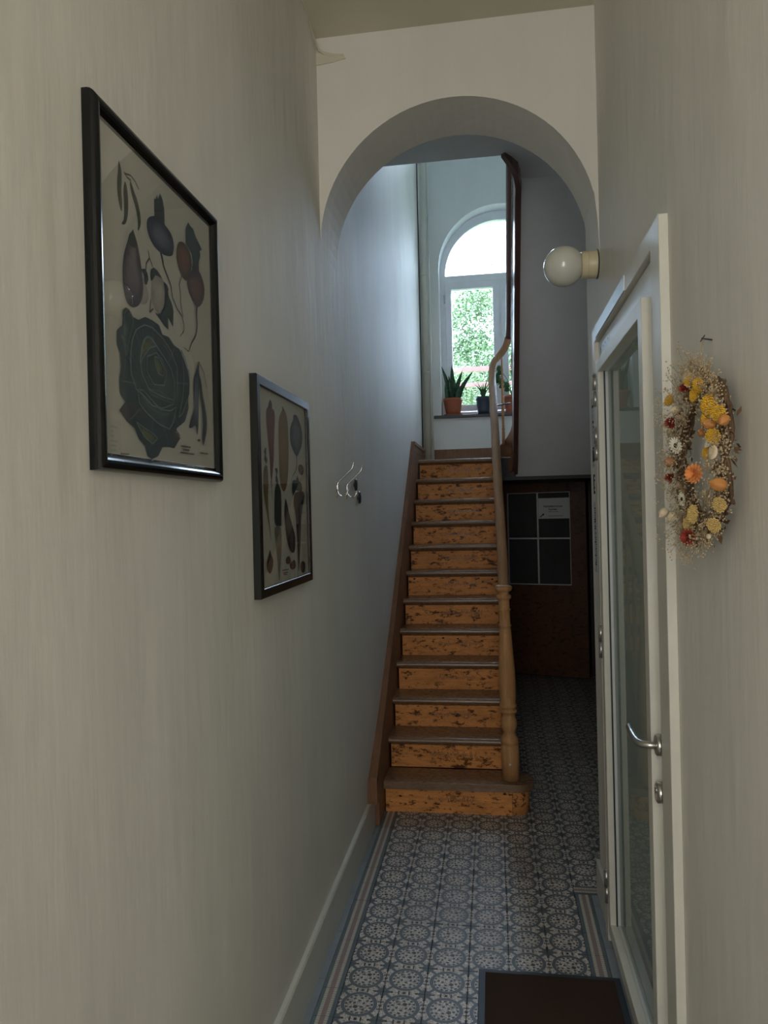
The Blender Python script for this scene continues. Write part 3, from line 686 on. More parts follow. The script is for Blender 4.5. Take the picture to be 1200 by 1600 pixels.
ca = mix(nt, nz_.step(.35, .65), (.75, .75, .75), (1.15, 1.15, 1.15)); nt.links.new(at.outputs['Color'], mm.inputs[6]); nt.links.new(ca, mm.inputs[7]); setc(nt, b, mm.outputs[2])
M['print'] = mt
PRINT_A=[('P',1,[(1.242,2.352),(1.246,2.345),(1.251,2.336),(1.251,2.317),(1.248,2.295),(1.251,2.277),(1.249,2.258),(1.242,2.263),(1.236,2.278),(1.233,2.295),(1.234,2.314),(1.239,2.333),(1.238,2.339)]),
('P',1,[(1.263,2.323),(1.269,2.316),(1.272,2.305),(1.274,2.287),(1.272,2.265),(1.265,2.246),(1.255,2.237),(1.244,2.236),(1.255,2.246),(1.257,2.264),(1.257,2.282),(1.256,2.301),(1.258,2.311)]),
('P',1,[(1.283,2.333),(1.29,2.326),(1.295,2.32),(1.307,2.308),(1.317,2.293),(1.322,2.275),(1.32,2.259),(1.307,2.244),(1.31,2.26),(1.307,2.276),(1.299,2.292),(1.287,2.307),(1.281,2.321)]),
('L',2,[(1.259,2.337),(1.271,2.332),(1.286,2.333)]),
('L',2,[(1.264,2.336),(1.286,2.342),(1.303,2.338),(1.316,2.329)]),
('P',3,[(1.38,2.339),(1.389,2.341),(1.393,2.352),(1.398,2.345),(1.407,2.361),(1.418,2.355),(1.426,2.337),(1.426,2.303),(1.401,2.301),(1.379,2.3)]),
('L',5,[(1.405,2.239),(1.412,2.228),(1.415,2.216),(1.431,2.202),(1.448,2.186),(1.455,2.162),(1.477,2.144),(1.5,2.135),(1.512,2.118),(1.51,2.105),(1.49,2.088)]),
('P',4,[(1.35,2.287),(1.362,2.296),(1.382,2.305),(1.403,2.307),(1.422,2.305),(1.441,2.302),(1.458,2.296),(1.467,2.284),(1.469,2.271),(1.463,2.255),(1.453,2.248),(1.438,2.243),(1.42,2.239),(1.408,2.239),(1.387,2.239),(1.367,2.244),(1.354,2.252),(1.346,2.265),(1.345,2.277)]),
('P',7,[(1.321,2.167),(1.332,2.158),(1.341,2.145),(1.346,2.132),(1.341,2.12),(1.328,2.111),(1.312,2.108),(1.319,2.124),(1.324,2.149)]),
('P',6,[(1.288,2.244),(1.292,2.237),(1.298,2.231),(1.308,2.214),(1.315,2.195),(1.321,2.169),(1.324,2.143),(1.321,2.125),(1.311,2.109),(1.296,2.098),(1.277,2.092),(1.26,2.095),(1.251,2.104),(1.245,2.125),(1.244,2.149),(1.249,2.176),(1.257,2.196),(1.268,2.215),(1.272,2.227),(1.285,2.237)]),
('P',1,[(1.288,2.244),(1.292,2.237),(1.298,2.231),(1.305,2.22),(1.292,2.208),(1.279,2.207),(1.267,2.208),(1.268,2.215),(1.272,2.227),(1.285,2.237)]),
('P',8,[(1.413,2.183),(1.43,2.181),(1.438,2.172),(1.429,2.167),(1.437,2.158),(1.45,2.149),(1.459,2.134),(1.454,2.099),(1.443,2.106),(1.431,2.113),(1.432,2.088),(1.412,2.091),(1.396,2.098),(1.372,2.108),(1.392,2.108),(1.405,2.119),(1.415,2.139),(1.418,2.162)]),
('P',7,[(1.368,2.184),(1.388,2.189),(1.409,2.186),(1.417,2.171),(1.416,2.152),(1.41,2.134),(1.401,2.116),(1.388,2.109),(1.374,2.112),(1.365,2.119),(1.357,2.132),(1.356,2.149),(1.361,2.167)]),
('P',8,[(1.318,2.177),(1.333,2.183),(1.344,2.176),(1.346,2.166),(1.339,2.153),(1.33,2.152),(1.327,2.167)]),
('P',8,[(1.356,2.188),(1.369,2.197),(1.385,2.197),(1.407,2.187),(1.396,2.186),(1.38,2.188),(1.367,2.173),(1.357,2.166),(1.354,2.176)]),
('L',8,[(1.348,2.223),(1.352,2.211),(1.365,2.198)]),
('L',8,[(1.352,2.209),(1.339,2.196),(1.336,2.181)]),
('L',2,[(1.354,2.129),(1.348,2.102),(1.364,2.114)]),
('P',9,[(1.53,2.337),(1.545,2.356),(1.556,2.351),(1.571,2.351),(1.583,2.339),(1.599,2.332),(1.607,2.328),(1.62,2.32),(1.606,2.313),(1.611,2.304),(1.599,2.283),(1.6,2.267),(1.576,2.25),(1.558,2.251),(1.564,2.272),(1.56,2.289),(1.548,2.295),(1.528,2.302)]),
('P',10,[(1.504,2.298),(1.524,2.301),(1.543,2.295),(1.555,2.283),(1.559,2.27),(1.555,2.252),(1.544,2.236),(1.529,2.218),(1.505,2.221),(1.496,2.229),(1.482,2.242),(1.477,2.26),(1.482,2.28),(1.492,2.292)]),
('L',5,[(1.582,2.178),(1.578,2.157),(1.582,2.135),(1.573,2.11),(1.548,2.088),(1.53,2.064),(1.506,2.068)]),
('L',2,[(1.502,2.222),(1.489,2.199),(1.495,2.181),(1.494,2.161),(1.505,2.134)]),
('P',11,[(1.558,2.253),(1.582,2.264),(1.6,2.265),(1.618,2.253),(1.631,2.236),(1.627,2.213),(1.615,2.195),(1.595,2.18),(1.579,2.175),(1.564,2.182),(1.542,2.195),(1.533,2.208),(1.531,2.224),(1.54,2.239)]),
('P',12,[(1.241,2.078),(1.253,2.086),(1.268,2.082),(1.28,2.075),(1.3,2.075),(1.328,2.088),(1.355,2.089),(1.387,2.087),(1.401,2.071),(1.431,2.073),(1.456,2.061),(1.482,2.059),(1.505,2.041),(1.524,2.019),(1.532,1.992),(1.521,1.955),(1.523,1.938),(1.501,1.906),(1.466,1.89),(1.449,1.881),(1.475,1.867),(1.444,1.843),(1.419,1.844),(1.389,1.841),(1.37,1.822),(1.341,1.813),(1.322,1.819),(1.315,1.836),(1.289,1.849),(1.275,1.867),(1.246,1.876),(1.22,1.893),(1.242,1.911),(1.224,1.923),(1.221,1.946),(1.229,1.973),(1.227,1.997),(1.216,2.009),(1.217,2.035),(1.237,2.049)]),
('P',13,[(1.24,2.071),(1.253,2.083),(1.265,2.078),(1.274,2.066),(1.263,2.044),(1.252,2.019),(1.246,1.996),(1.237,2.009),(1.239,2.038)]),
('P',13,[(1.268,2.032),(1.284,2.053),(1.316,2.069),(1.349,2.072),(1.394,2.062),(1.43,2.045),(1.46,2.016),(1.458,1.973),(1.436,1.934),(1.387,1.919),(1.341,1.918),(1.299,1.935),(1.278,1.939),(1.26,1.965),(1.259,2.004)]),
('P',14,[(1.297,1.997),(1.309,2.037),(1.331,2.051),(1.359,2.043),(1.392,2.027),(1.428,2.009),(1.445,1.982),(1.437,1.943),(1.394,1.942),(1.331,1.947),(1.301,1.972)]),
('P',15,[(1.294,1.991),(1.3,2.017),(1.32,2.047),(1.348,2.051),(1.364,2.039),(1.336,2.03),(1.313,2.01)]),
('P',16,[(1.324,2.01),(1.363,2.026),(1.392,2.016),(1.409,1.992),(1.395,1.966),(1.349,1.961),(1.322,1.981)]),
('P',15,[(1.354,2.016),(1.374,2.018),(1.397,2.001),(1.39,1.984),(1.367,1.987)]),
('P',13,[(1.283,1.94),(1.304,1.942),(1.341,1.928),(1.375,1.915),(1.423,1.919),(1.449,1.93),(1.435,1.898),(1.415,1.88),(1.368,1.885),(1.318,1.9),(1.287,1.915)]),
('P',16,[(1.482,2.057),(1.505,2.039),(1.521,2.013),(1.518,1.969),(1.481,1.921),(1.461,1.91),(1.483,1.955),(1.492,1.996)]),
('P',1,[(1.25,1.909),(1.272,1.914),(1.297,1.909),(1.307,1.898),(1.291,1.894),(1.271,1.897)]),
('P',15,[(1.275,1.878),(1.306,1.87),(1.338,1.864),(1.36,1.856),(1.337,1.843),(1.305,1.853)]),
('P',17,[(1.434,1.885),(1.459,1.876),(1.475,1.867),(1.452,1.862),(1.43,1.868)]),
('P',17,[(1.22,1.893),(1.24,1.909),(1.256,1.896),(1.27,1.881),(1.26,1.873),(1.241,1.88)]),
('L',18,[(1.261,1.999),(1.265,1.966),(1.284,1.945)]),
('L',18,[(1.301,1.988),(1.321,1.961),(1.342,1.941),(1.388,1.938),(1.437,1.937)]),
('L',18,[(1.334,1.949),(1.377,1.953),(1.425,1.946)]),
('L',18,[(1.406,2.051),(1.454,2.023),(1.471,1.976),(1.456,1.937)]),
('L',18,[(1.338,2.015),(1.363,2.024),(1.38,2.013)]),
('L',18,[(1.299,1.935),(1.341,1.913),(1.392,1.907),(1.423,1.913)]),
('L',18,[(1.234,2.032),(1.247,2.006),(1.241,1.976)]),
('L',18,[(1.441,1.905),(1.421,1.883)]),
('P',4,[(1.569,2.035),(1.581,2.051),(1.583,2.03),(1.585,2.001),(1.574,1.963),(1.574,1.933),(1.568,1.89),(1.562,1.881),(1.557,1.907),(1.531,1.894),(1.514,1.896),(1.543,1.914),(1.554,1.945),(1.55,1.974),(1.55,2.003)]),
('P',19,[(1.583,2.027),(1.593,2.008),(1.599,1.982),(1.613,1.953),(1.623,1.924),(1.618,1.893),(1.596,1.858),(1.589,1.875),(1.599,1.912),(1.594,1.951),(1.583,1.979)]),
('L',2,[(1.576,2.041),(1.582,2.052),(1.61,2.032),(1.624,1.998)]),
('L',20,[(1.474,1.851),(1.525,1.852)]),
('L',20,[(1.484,1.844),(1.518,1.845)]),
('L',20,[(1.47,1.837),(1.543,1.838)]),
('L',20,[(1.576,1.844),(1.623,1.845)]),
('L',20,[(1.217,1.815),(1.248,1.816)]),
('P',5,[(1.564,1.874),(1.578,1.875),(1.578,1.87),(1.564,1.869)])]
PRINT_B=[('P',21,[(2.101,2.023),(2.142,2.022),(2.166,2.018),(2.168,1.993),(2.159,1.955),(2.151,1.913),(2.148,1.881),(2.138,1.843),(2.125,1.81),(2.114,1.801),(2.106,1.827),(2.104,1.868),(2.095,1.904),(2.085,1.943),(2.076,1.98),(2.081,2.013)]),
('P',3,[(2.102,2.03),(2.113,2.039),(2.122,2.047),(2.133,2.043),(2.143,2.034),(2.138,2.021),(2.101,2.018)]),
('L',5,[(2.114,1.803),(2.118,1.783),(2.118,1.746)]),
('P',22,[(2.246,2.047),(2.268,2.038),(2.29,2.028),(2.308,2.004),(2.312,1.96),(2.312,1.904),(2.303,1.848),(2.291,1.804),(2.257,1.772),(2.234,1.773),(2.206,1.794),(2.198,1.832),(2.2,1.896),(2.2,1.959),(2.206,1.996),(2.228,2.02),(2.252,2.032)]),
('P',5,[(2.246,2.047),(2.268,2.038),(2.271,2.03),(2.248,2.029)]),
('L',5,[(2.408,1.903),(2.409,1.866),(2.39,1.844),(2.355,1.829),(2.328,1.805)]),
('P',4,[(2.377,2.035),(2.424,2.038),(2.45,2.023),(2.475,2.005),(2.493,1.978),(2.483,1.942),(2.449,1.915),(2.421,1.897),(2.395,1.897),(2.354,1.917),(2.331,1.937),(2.33,1.973),(2.349,2.0),(2.375,2.014)]),
('P',23,[(2.427,1.865),(2.454,1.873),(2.491,1.868),(2.5,1.852),(2.478,1.833),(2.442,1.837),(2.418,1.852)]),
('P',24,[(2.061,1.847),(2.081,1.842),(2.085,1.816),(2.083,1.776),(2.078,1.754),(2.078,1.752),(2.078,1.711),(2.091,1.659),(2.101,1.605),(2.084,1.659),(2.064,1.701),(2.047,1.736),(2.036,1.77),(2.037,1.775),(2.036,1.808),(2.044,1.836)]),
('P',8,[(2.059,1.896),(2.072,1.896),(2.064,1.887),(2.074,1.882),(2.063,1.873),(2.082,1.862),(2.068,1.849),(2.046,1.862),(2.057,1.874),(2.048,1.884)]),
('P',8,[(2.152,1.84),(2.177,1.844),(2.183,1.831),(2.172,1.82),(2.182,1.81),(2.184,1.796),(2.156,1.801),(2.157,1.813),(2.169,1.826)]),
('P',25,[(2.17,1.801),(2.195,1.79),(2.212,1.773),(2.213,1.748),(2.215,1.744),(2.208,1.667),(2.204,1.663),(2.134,1.666),(2.137,1.722),(2.146,1.773),(2.143,1.771),(2.155,1.788)]),
('P',26,[(2.135,1.665),(2.204,1.663),(2.209,1.623),(2.201,1.58),(2.186,1.538),(2.175,1.495),(2.168,1.496),(2.16,1.54),(2.146,1.594),(2.135,1.637)]),
('P',27,[(2.258,1.753),(2.277,1.736),(2.299,1.699),(2.337,1.658),(2.365,1.629),(2.368,1.601),(2.356,1.576),(2.329,1.571),(2.301,1.579),(2.274,1.603),(2.253,1.642),(2.243,1.689),(2.244,1.722),(2.253,1.74)]),
('P',8,[(2.344,1.808),(2.37,1.816),(2.387,1.812),(2.41,1.831),(2.431,1.813),(2.457,1.807),(2.469,1.787),(2.455,1.777),(2.384,1.78),(2.348,1.758),(2.338,1.783)]),
('P',28,[(2.364,1.769),(2.409,1.777),(2.483,1.78),(2.497,1.769),(2.495,1.745),(2.473,1.754),(2.469,1.723),(2.452,1.694),(2.439,1.65),(2.43,1.603),(2.416,1.556),(2.397,1.491),(2.394,1.557),(2.388,1.647),(2.368,1.715),(2.352,1.729)]),
('P',23,[(2.242,1.556),(2.271,1.567),(2.299,1.561),(2.301,1.54),(2.253,1.54)]),
('P',23,[(2.293,1.541),(2.323,1.545),(2.345,1.551),(2.365,1.535),(2.361,1.521),(2.32,1.517),(2.296,1.525)]),
('P',28,[(2.423,1.534),(2.461,1.538),(2.489,1.526),(2.481,1.498),(2.443,1.495),(2.42,1.512)]),
('P',29,[(2.083,1.601),(2.092,1.58),(2.112,1.567),(2.11,1.546),(2.081,1.522),(2.051,1.538),(2.048,1.559),(2.064,1.576)]),
('L',20,[(2.204,1.525),(2.275,1.523)]),
('L',20,[(2.211,1.516),(2.266,1.515)]),
('L',20,[(2.218,1.511),(2.258,1.509)])]

def print_mesh(name, data, xp, parent):
    extra = []
    for kind, ci, pts in data:
        if ci == 12 and kind == 'P':      # veins of the cabbage leaves
            rv = random.Random(5); cy_ = sum(p[0] for p in pts) / len(pts); cz_ = sum(p[1] for p in pts) / len(pts)
            for i, p in enumerate(pts[::2]):
                a0 = rv.uniform(.45, .62); tw = rv.uniform(-.25, .25); l_ = []
                for q in range(5):
                    s_ = a0 + (.94 - a0) * q / 4; dy, dz = (p[0] - cy_) * s_, (p[1] - cz_) * s_; an = tw * (1 - s_); l_.append((cy_ + dy * math.cos(an) - dz * math.sin(an), cz_ + dy * math.sin(an) + dz * math.cos(an)))
                extra.append(('L', 18 if i % 2 else 30, l_))
        if ci in (13, 14, 15, 16) and kind == 'P': extra.append(('L', 18, list(pts) + [pts[0]]))
    data = data + extra
    V = []; Fc = []; C = []
    for li, (kind, ci, pts) in enumerate(data):
        x = xp + .00007 * (li + 1); col = PAL[ci]
        if kind == 'L':
            w = .0022 if ci == 5 else .0016 if ci != 18 else .0013
            for i, (a, b_) in enumerate(zip(pts, pts[1:])):
                dy, dz = b_[0] - a[0], b_[1] - a[1]; l = math.hypot(dy, dz) or 1; ny, nz = -dz / l, dy / l
                w0 = w * (1.9 - 1.5 * i / max(1, len(pts) - 1)) if ci == 5 else w; w1 = w * (1.9 - 1.5 * (i + 1) / max(1, len(pts) - 1)) if ci == 5 else w
                k = len(V); V += [(x, a[0] + ny * w0, a[1] + nz * w0), (x, a[0] - ny * w0, a[1] - nz * w0), (x, b_[0] - ny * w1, b_[1] - nz * w1), (x, b_[0] + ny * w1, b_[1] + nz * w1)]
                Fc.append((k, k + 1, k + 2, k + 3)); C += [col] * 4
        else:
            # soft printed highlight: rings shrinking towards the middle of the shape
            q = []
            for i in range(len(pts)):      # one round of corner cutting for smooth drawn outlines
                a, b_ = pts[i], pts[(i + 1) % len(pts)]
                if ci in (3, 8, 9, 12, 17): q += [a, ((a[0] + b_[0]) / 2, (a[1] + b_[1]) / 2)]
                else: q += [(a[0] * .75 + b_[0] * .25, a[1] * .75 + b_[1] * .25), (a[0] * .25 + b_[0] * .75, a[1] * .25 + b_[1] * .75)]
            pts = q
            k = len(V); V += [(x, p[0], p[1]) for p in pts]; C += [col] * len(pts)
            for t in tessellate_polygon([[Vector((p[0], p[1], 0)) for p in pts]]): Fc.append(tuple(k + i for i in t))
            if ci in HI:
                cy_ = sum(p[0] for p in pts) / len(pts); cz_ = sum(p[1] for p in pts) / len(pts); h = HI[ci]; x2 = x + .00003
                base = len(V); n = len(pts)
                V.append((x2, cy_, cz_)); C.append(h)
                for f_, m_ in ((.35, .85), (.62, .4), (.86, 0)):
                    V += [(x2, cy_ + (p[0] - cy_) * f_, cz_ + (p[1] - cz_) * f_) for p in pts]; C += [tuple(c + (hh - c) * m_ for c, hh in zip(col, h))] * n
                for i in range(n):
                    j = (i + 1) % n; Fc.append((base, base + 1 + i, base + 1 + j))
                    for r_ in range(2): Fc.append((base + 1 + r_ * n + i, base + 1 + (r_ + 1) * n + i, base + 1 + (r_ + 1) * n + j, base + 1 + r_ * n + j))
    me = bpy.data.meshes.new(name); o_ = parent.location
    me.from_pydata([(a - o_.x, b_ - o_.y, c - o_.z) for a, b_, c in V], [], Fc)
    ca_ = me.color_attributes.new('Col', 'FLOAT_COLOR', 'POINT')
    for i, c in enumerate(C): ca_.data[i].color = (*c, 1)
    me.materials.append(M['print']); o = bpy.data.objects.new(name, me); S.collection.objects.link(o); o.parent = parent; return o
def frame_bar(mb, prof, y0, y1, z0, z1, xw):
    """mitred picture frame; prof = (inset from the outer edge, height off the wall)"""
    b_ = len(mb.v); n = len(prof)
    for sy, sz in ((0, 0), (1, 0), (1, 1), (0, 1)):
        for ins, h in prof:
            mb.v.append((xw + h, (y0 + ins) if sy == 0 else (y1 - ins), (z0 + ins) if sz == 0 else (z1 - ins)))
    for c in range(4):
        d = (c + 1) % 4
        for i in range(n - 1): mb.face([b_ + c * n + i, b_ + d * n + i, b_ + d * n + i + 1, b_ + c * n + i + 1], False)
def picture(y0, y1, z0, z1, prof, mat, data, xp, label, w, glassy=True):
    t = thing('framed_print', (XL, (y0 + y1) / 2, z0), label, 'picture', 'vegetable prints on the left wall')
    mb = MB(); frame_bar(mb, prof, y0, y1, z0, z1, XL); o = mb.build('frame', mat, t)
    mb = MB(); mb.box(XL + .002, xp, y0 + w - .004, y1 - w + .004, z0 + w - .004, z1 - w + .004); mb.build('paper', M['paper'], t)
    print_mesh('printed_vegetables', data, xp, t)
    mb = MB(); mb.box(xp + .0052, xp + .0065, y0 + w - .003, y1 - w + .003, z0 + w - .003, z1 - w + .003); mb.build('pane', M['picture_glass'], t)
    return t
rnd = [(0, 0), (0, .010)] + [(.013 - .013 * math.cos(PI * k / 8), .010 + .014 * math.sin(PI * k / 8)) for k in range(1, 8)] + [(.027, .012), (.034, .009), (.036, .006)]
picture(1.138, 1.700, 1.782, 2.424, rnd, M['black_gloss'], PRINT_A, XL + .010, 'large black framed vegetable print with a green cabbage, aubergine and turnip', .035)
flt = [(0, 0), (0, .020), (.002, .022), (.026, .022), (.028, .020), (.028, .008)]
picture(1.968, 2.556, 1.462, 2.098, flt, M['black_metal'], PRINT_B, XL + .012, 'smaller dark framed print of carrots, squash and beet beside the coat hooks', .028)

# ================================================================ COAT HOOKS and wall knobs
def hook(y, label):
    xw = XL
    t = thing('coat_hook', (xw, y, 1.78), label, 'hook', 'wire coat hooks on the left wall')
    mb = MB(); mb.box(xw, xw + .003, y - .010, y + .010, 1.765, 1.835); mb.build('wall_plate', M['chrome'], t, .001)
    p = [(xw + .006, y, 1.795), (xw + .006, y, 1.828), (xw + .012, y, 1.836), (xw + .030, y, 1.853), (xw + .052, y, 1.873), (xw + .067, y, 1.886), (xw + .074, y, 1.897), (xw + .077, y, 1.910)]
    mb = MB(); mb.tube(smooth_path(p, 2), .0035, 8); mb.ball((xw + .077, y, 1.911), .0048); mb.build('upper_arm', M['chrome'], t)
    p = [(xw + .006, y, 1.800), (xw + .009, y, 1.785), (xw + .018, y, 1.773), (xw + .030, y, 1.769), (xw + .040, y, 1.773), (xw + .047, y, 1.785), (xw + .050, y, 1.795)]
    mb = MB(); mb.tube(smooth_path(p, 2), .0035, 8); mb.ball((xw + .050, y, 1.796), .0046); mb.build('lower_arm', M['chrome'], t)
hook(3.09, 'bright wire double coat hook nearer the picture frame')
hook(3.30, 'bright wire double coat hook nearer the dark round hooks')
for y, z, lb_ in ((3.50, 1.835, 'upper dark round wall hook just behind the wire hooks'), (3.59, 1.775, 'lower dark round wall hook beside the stair')):
    mb = MB(); mb.lathe([(.010, 0), (.010, .006), (.030, .007), (.032, .010), (.027, .014), (.010, .015)], (XL, y, z), 20, 'x')
    o = mb.build('round_wall_hook', M['dark_knob'], None, 0, (XL, y, z)); tag(o, lb_, 'hook', 'dark round hooks on the left wall')

# ================================================================ PIPES in the far left corner
t = thing('drain_pipe', (-.617, WY - .075, LAND), 'thick cream painted drain pipe in the far left corner of the landing', 'pipe')
mb = MB(); mb.lathe([(.036, LAND), (.036, 6.3)], (-.617, WY - .075, 0), 20); mb.build('pipe', M['pipe_paint'], t)
for z in (3.06, 4.02): mb = MB(); mb.lathe([(.038, z - .008), (.0395, z - .006), (.0395, z + .006), (.038, z + .008)], (-.617, WY - .075, 0), 20); mb.build('clamp', M['pipe_paint'], t)
t = thing('thin_pipe', (-.567, WY - .06, LAND), 'thin cream pipe running up beside the thick drain pipe', 'pipe')
mb = MB(); mb.tube([(-.567, WY - .085, LAND), (-.568, WY - .085, 3.2), (-.566, WY - .085, 6.3)], .008, 10); mb.build('pipe', M['cream_paint'], t)
mb = MB(); mb.lathe([(.010, 3.33), (.012, 3.335), (.012, 3.40), (.010, 3.405)], (-.567, WY - .085, 0), 12); mb.build('coupling', M['cream_paint'], t)
o = MB().tube([(-.658, WY - .17, LAND + .145), (-.657, WY - .14, 6.3)], .005, 8).build('gap_shade_strip', M['rubber'], None, 0, (-.66, WY - .14, LAND)); tag(o, 'thin dark strip standing for the shaded gap left of the drain pipe', 'gap_shade_strip')  # dark strip painted in for the shade between pipe and wall

# ================================================================ GLOBE LAMP
lc = Vector((.300, 2.965, 2.655))
t = thing('wall_lamp', (XR, lc.y, lc.z), 'opal glass globe wall lamp with cream base below the arch', 'lamp')
mb = MB(); mb.ball(lc, .0785, 36, 24); mb.build('globe', M['opal'], t)
mb = MB(); mb.lathe([(.050, .366), (.053, .369), (.053, XR - .005), (.053, XR - .004)], (0, lc.y, lc.z), 32, 'x'); mb.lathe([(.054, .388), (.0545, .389), (.0545, .391), (.054, .392)], (0, lc.y, lc.z), 32, 'x'); mb.build('base', M['lamp_base'], t)
mb = MB(); mb.lathe([(.056, XR - .004), (.056, XR)], (0, lc.y, lc.z), 32, 'x'); mb.build('back_plate', M['dark_knob'], t)

# ================================================================ POSTERS on the pier beside the glass door
def poster(y0, y1, z0, z1, label, style):
    t = thing('poster', (XR, (y0 + y1) / 2, z0), label, 'poster', 'papers pinned up beside the glass door')
    MB().box(XR - .0025, XR - .0005, y0, y1, z0, z1).build('sheet', M['white_paper' if style == 2 else 'grey_paper'], t)
    x = XR - .0028; mb = MB(); rs = random.Random(style)
    if style == 1:
        for k in range(9): zz = z1 - .04 - k * .022; mb.box(x, x + .0004, y0 + .02, y1 - .02 - rs.random() * .06, zz, zz + .010)
        mb.box(x, x + .0004, y0 + .02, y0 + .07, z0 + .02, z0 + .05); mb.box(x, x + .0004, y1 - .06, y1 - .02, z0 + .02, z0 + .07)
    elif style == 2:
        mb.prism([(y0 + .004, z0 + .004), (y1 - .004, z0 + .004), (y1 - .004, z1 - .004), (y0 + .004, z1 - .004)], x, x + .0004, 'x', [[(y0 + .03, z0 + .015), (y0 + .03, z1 - .015), (y1 - .03, z1 - .015), (y1 - .03, z0 + .015)]])
        mb.tube([(x, (y0 + y1) / 2 + .02 * math.cos(a), (z0 + z1) / 2 + .02 * math.sin(a)) for a in [PI * .4 * k for k in range(5)]], .0012, 5, closed=True)
    else:
        for k in range(26): zz = z1 - .03 - k * .0095; mb.box(x, x + .0004, y0 + .012, y1 - .012 - rs.random() * .05, zz, zz + .0058)
    mb.build('printed_marks', M['ink'], t)
poster(3.115, 3.235, 1.872, 2.16, 'upper white poster with printed lines on the pier beside the glass door', 1)
poster(3.125, 3.215, 1.752, 1.842, 'small black bordered card between the two papers on the pier', 2)
poster(3.100, 3.225, 1.425, 1.722, 'lower paper closely printed with text on the pier beside the door', 3)

# ================================================================ DOORMAT
t = thing('doormat', (.17, 2.3, 0), 'dark brown doormat with black rubber edge in front of glass door', 'doormat')
mb = MB(); mb.box(-.090, .412, 1.85, 2.712, .0005, .006); mb.build('rubber_edge', M['rubber'], t, .002)
mb = MB(); mb.box(-.066, .390, 1.87, 2.690, .004, .010); mb.build('pile', M['mat_pile'], t, .002)

# ================================================================ POTTED PLANTS on the window sill
SZ = 2.640
def pot(name, x, y, r, h, mat, label, saucer=True):
    t = thing(name, (x, y, SZ), label, 'plant', None)
    z0 = SZ + (.012 if saucer else 0)
    mb = MB(); mb.lathe([(r * .72, z0), (r * .80, z0 + h * .3), (r * .93, z0 + h * .8), (r * .96, z0 + h * .82), (r, z0 + h * .84), (r, z0 + h), (r * .93, z0 + h), (r * .9, z0 + h * .9)], (x, y, 0), 24); mb.build('pot', mat, t)
    mb = MB(); mb.lathe([(r * .89, z0 + h * .86), (r * .89, z0 + h * .9)], (x, y, 0), 18); mb.build('soil', M['soil'], t)
    if saucer: mb = MB(); mb.lathe([(r * .80, SZ), (r * .98, SZ + .020), (r * .93, SZ + .020), (r * .78, SZ + .006)], (x, y, 0), 24); mb.build('saucer', mat, t)
    return t
def blade(t, x, y, z, tx, ty, tz, w, mat, name='leaf', bend=.2):
    """a stiff tapering leaf from its foot to its tip"""
    mb = MB(); n = 9; a = Vector((x, y, z)); b_ = Vector((tx, ty, tz)); side = Vector((1, .25, 0)).normalized(); out = Vector((b_.x - a.x, b_.y - a.y, 0))
    for i in range(n + 1):
        s_ = i / n; c = a.lerp(b_, s_) - out * (bend * math.sin(PI * s_)); ww = w * (math.sin(PI * min(1, .22 + s_ * .78)) ** .8 if s_ < 1 else 0) + .0008
        mb.v += [tuple(c - side * ww), tuple(c + Vector((0, .35 * ww, 0))), tuple(c + side * ww), tuple(c + Vector((0, .35 * ww - .003, 0)))]
    for i in range(n):
        k = 4 * i
        for p in range(4): q = (p + 1) % 4; mb.face([k + p, k + q, k + 4 + q, k + 4 + p], True)
    mb.face([0, 1, 2, 3]); mb.face([4 * n + k for k in range(4)])
    return mb.build(name, mat, t)
px_, py_ = -.370, 7.345
t = pot('snake_plant', px_, py_, .097, .165, M['terracotta'], 'snake plant with upright pointed leaves in terracotta pot on window sill')
for tx, tz, w, fx in ((-.478, 3.155, .022, -.40), (-.374, 3.165, .026, -.37), (-.268, 3.105, .024, -.345), (-.155, 3.09, .026, -.32), (-.440, 2.99, .024, -.42), (-.350, 3.02, .022, -.35), (-.405, 3.05, .020, -.39), (-.30, 2.95, .020, -.33)):
    blade(t, fx, py_ + random.uniform(-.03, .03), 2.79, tx, py_ + random.uniform(-.02, .05), tz, w, M['snake_leaf'])
px_, py_ = -.066, 7.34
t = pot('spiky_plant', px_, py_, .080, .180, M['blue_pot'], 'small plant with thin spiky leaves in dark blue pot on sill', False)
for k in range(16):
    a = 2 * PI * k / 16 + random.random() * .3; r = random.uniform(.05, .12)
    blade(t, px_ + .01 * math.cos(a), py_ + .01 * math.sin(a), 2.81, px_ + r * math.cos(a), py_ + r * .6 * math.sin(a), 2.84 + random.uniform(.05, .15), .006, M['leaf_green'], 'leaf', .25)
px_, py_ = .225, 7.35
t = pot('leafy_plant', px_, py_, .10, .17, M['terracotta'], 'split leaf plant in terracotta pot on sill behind the stair baluster')
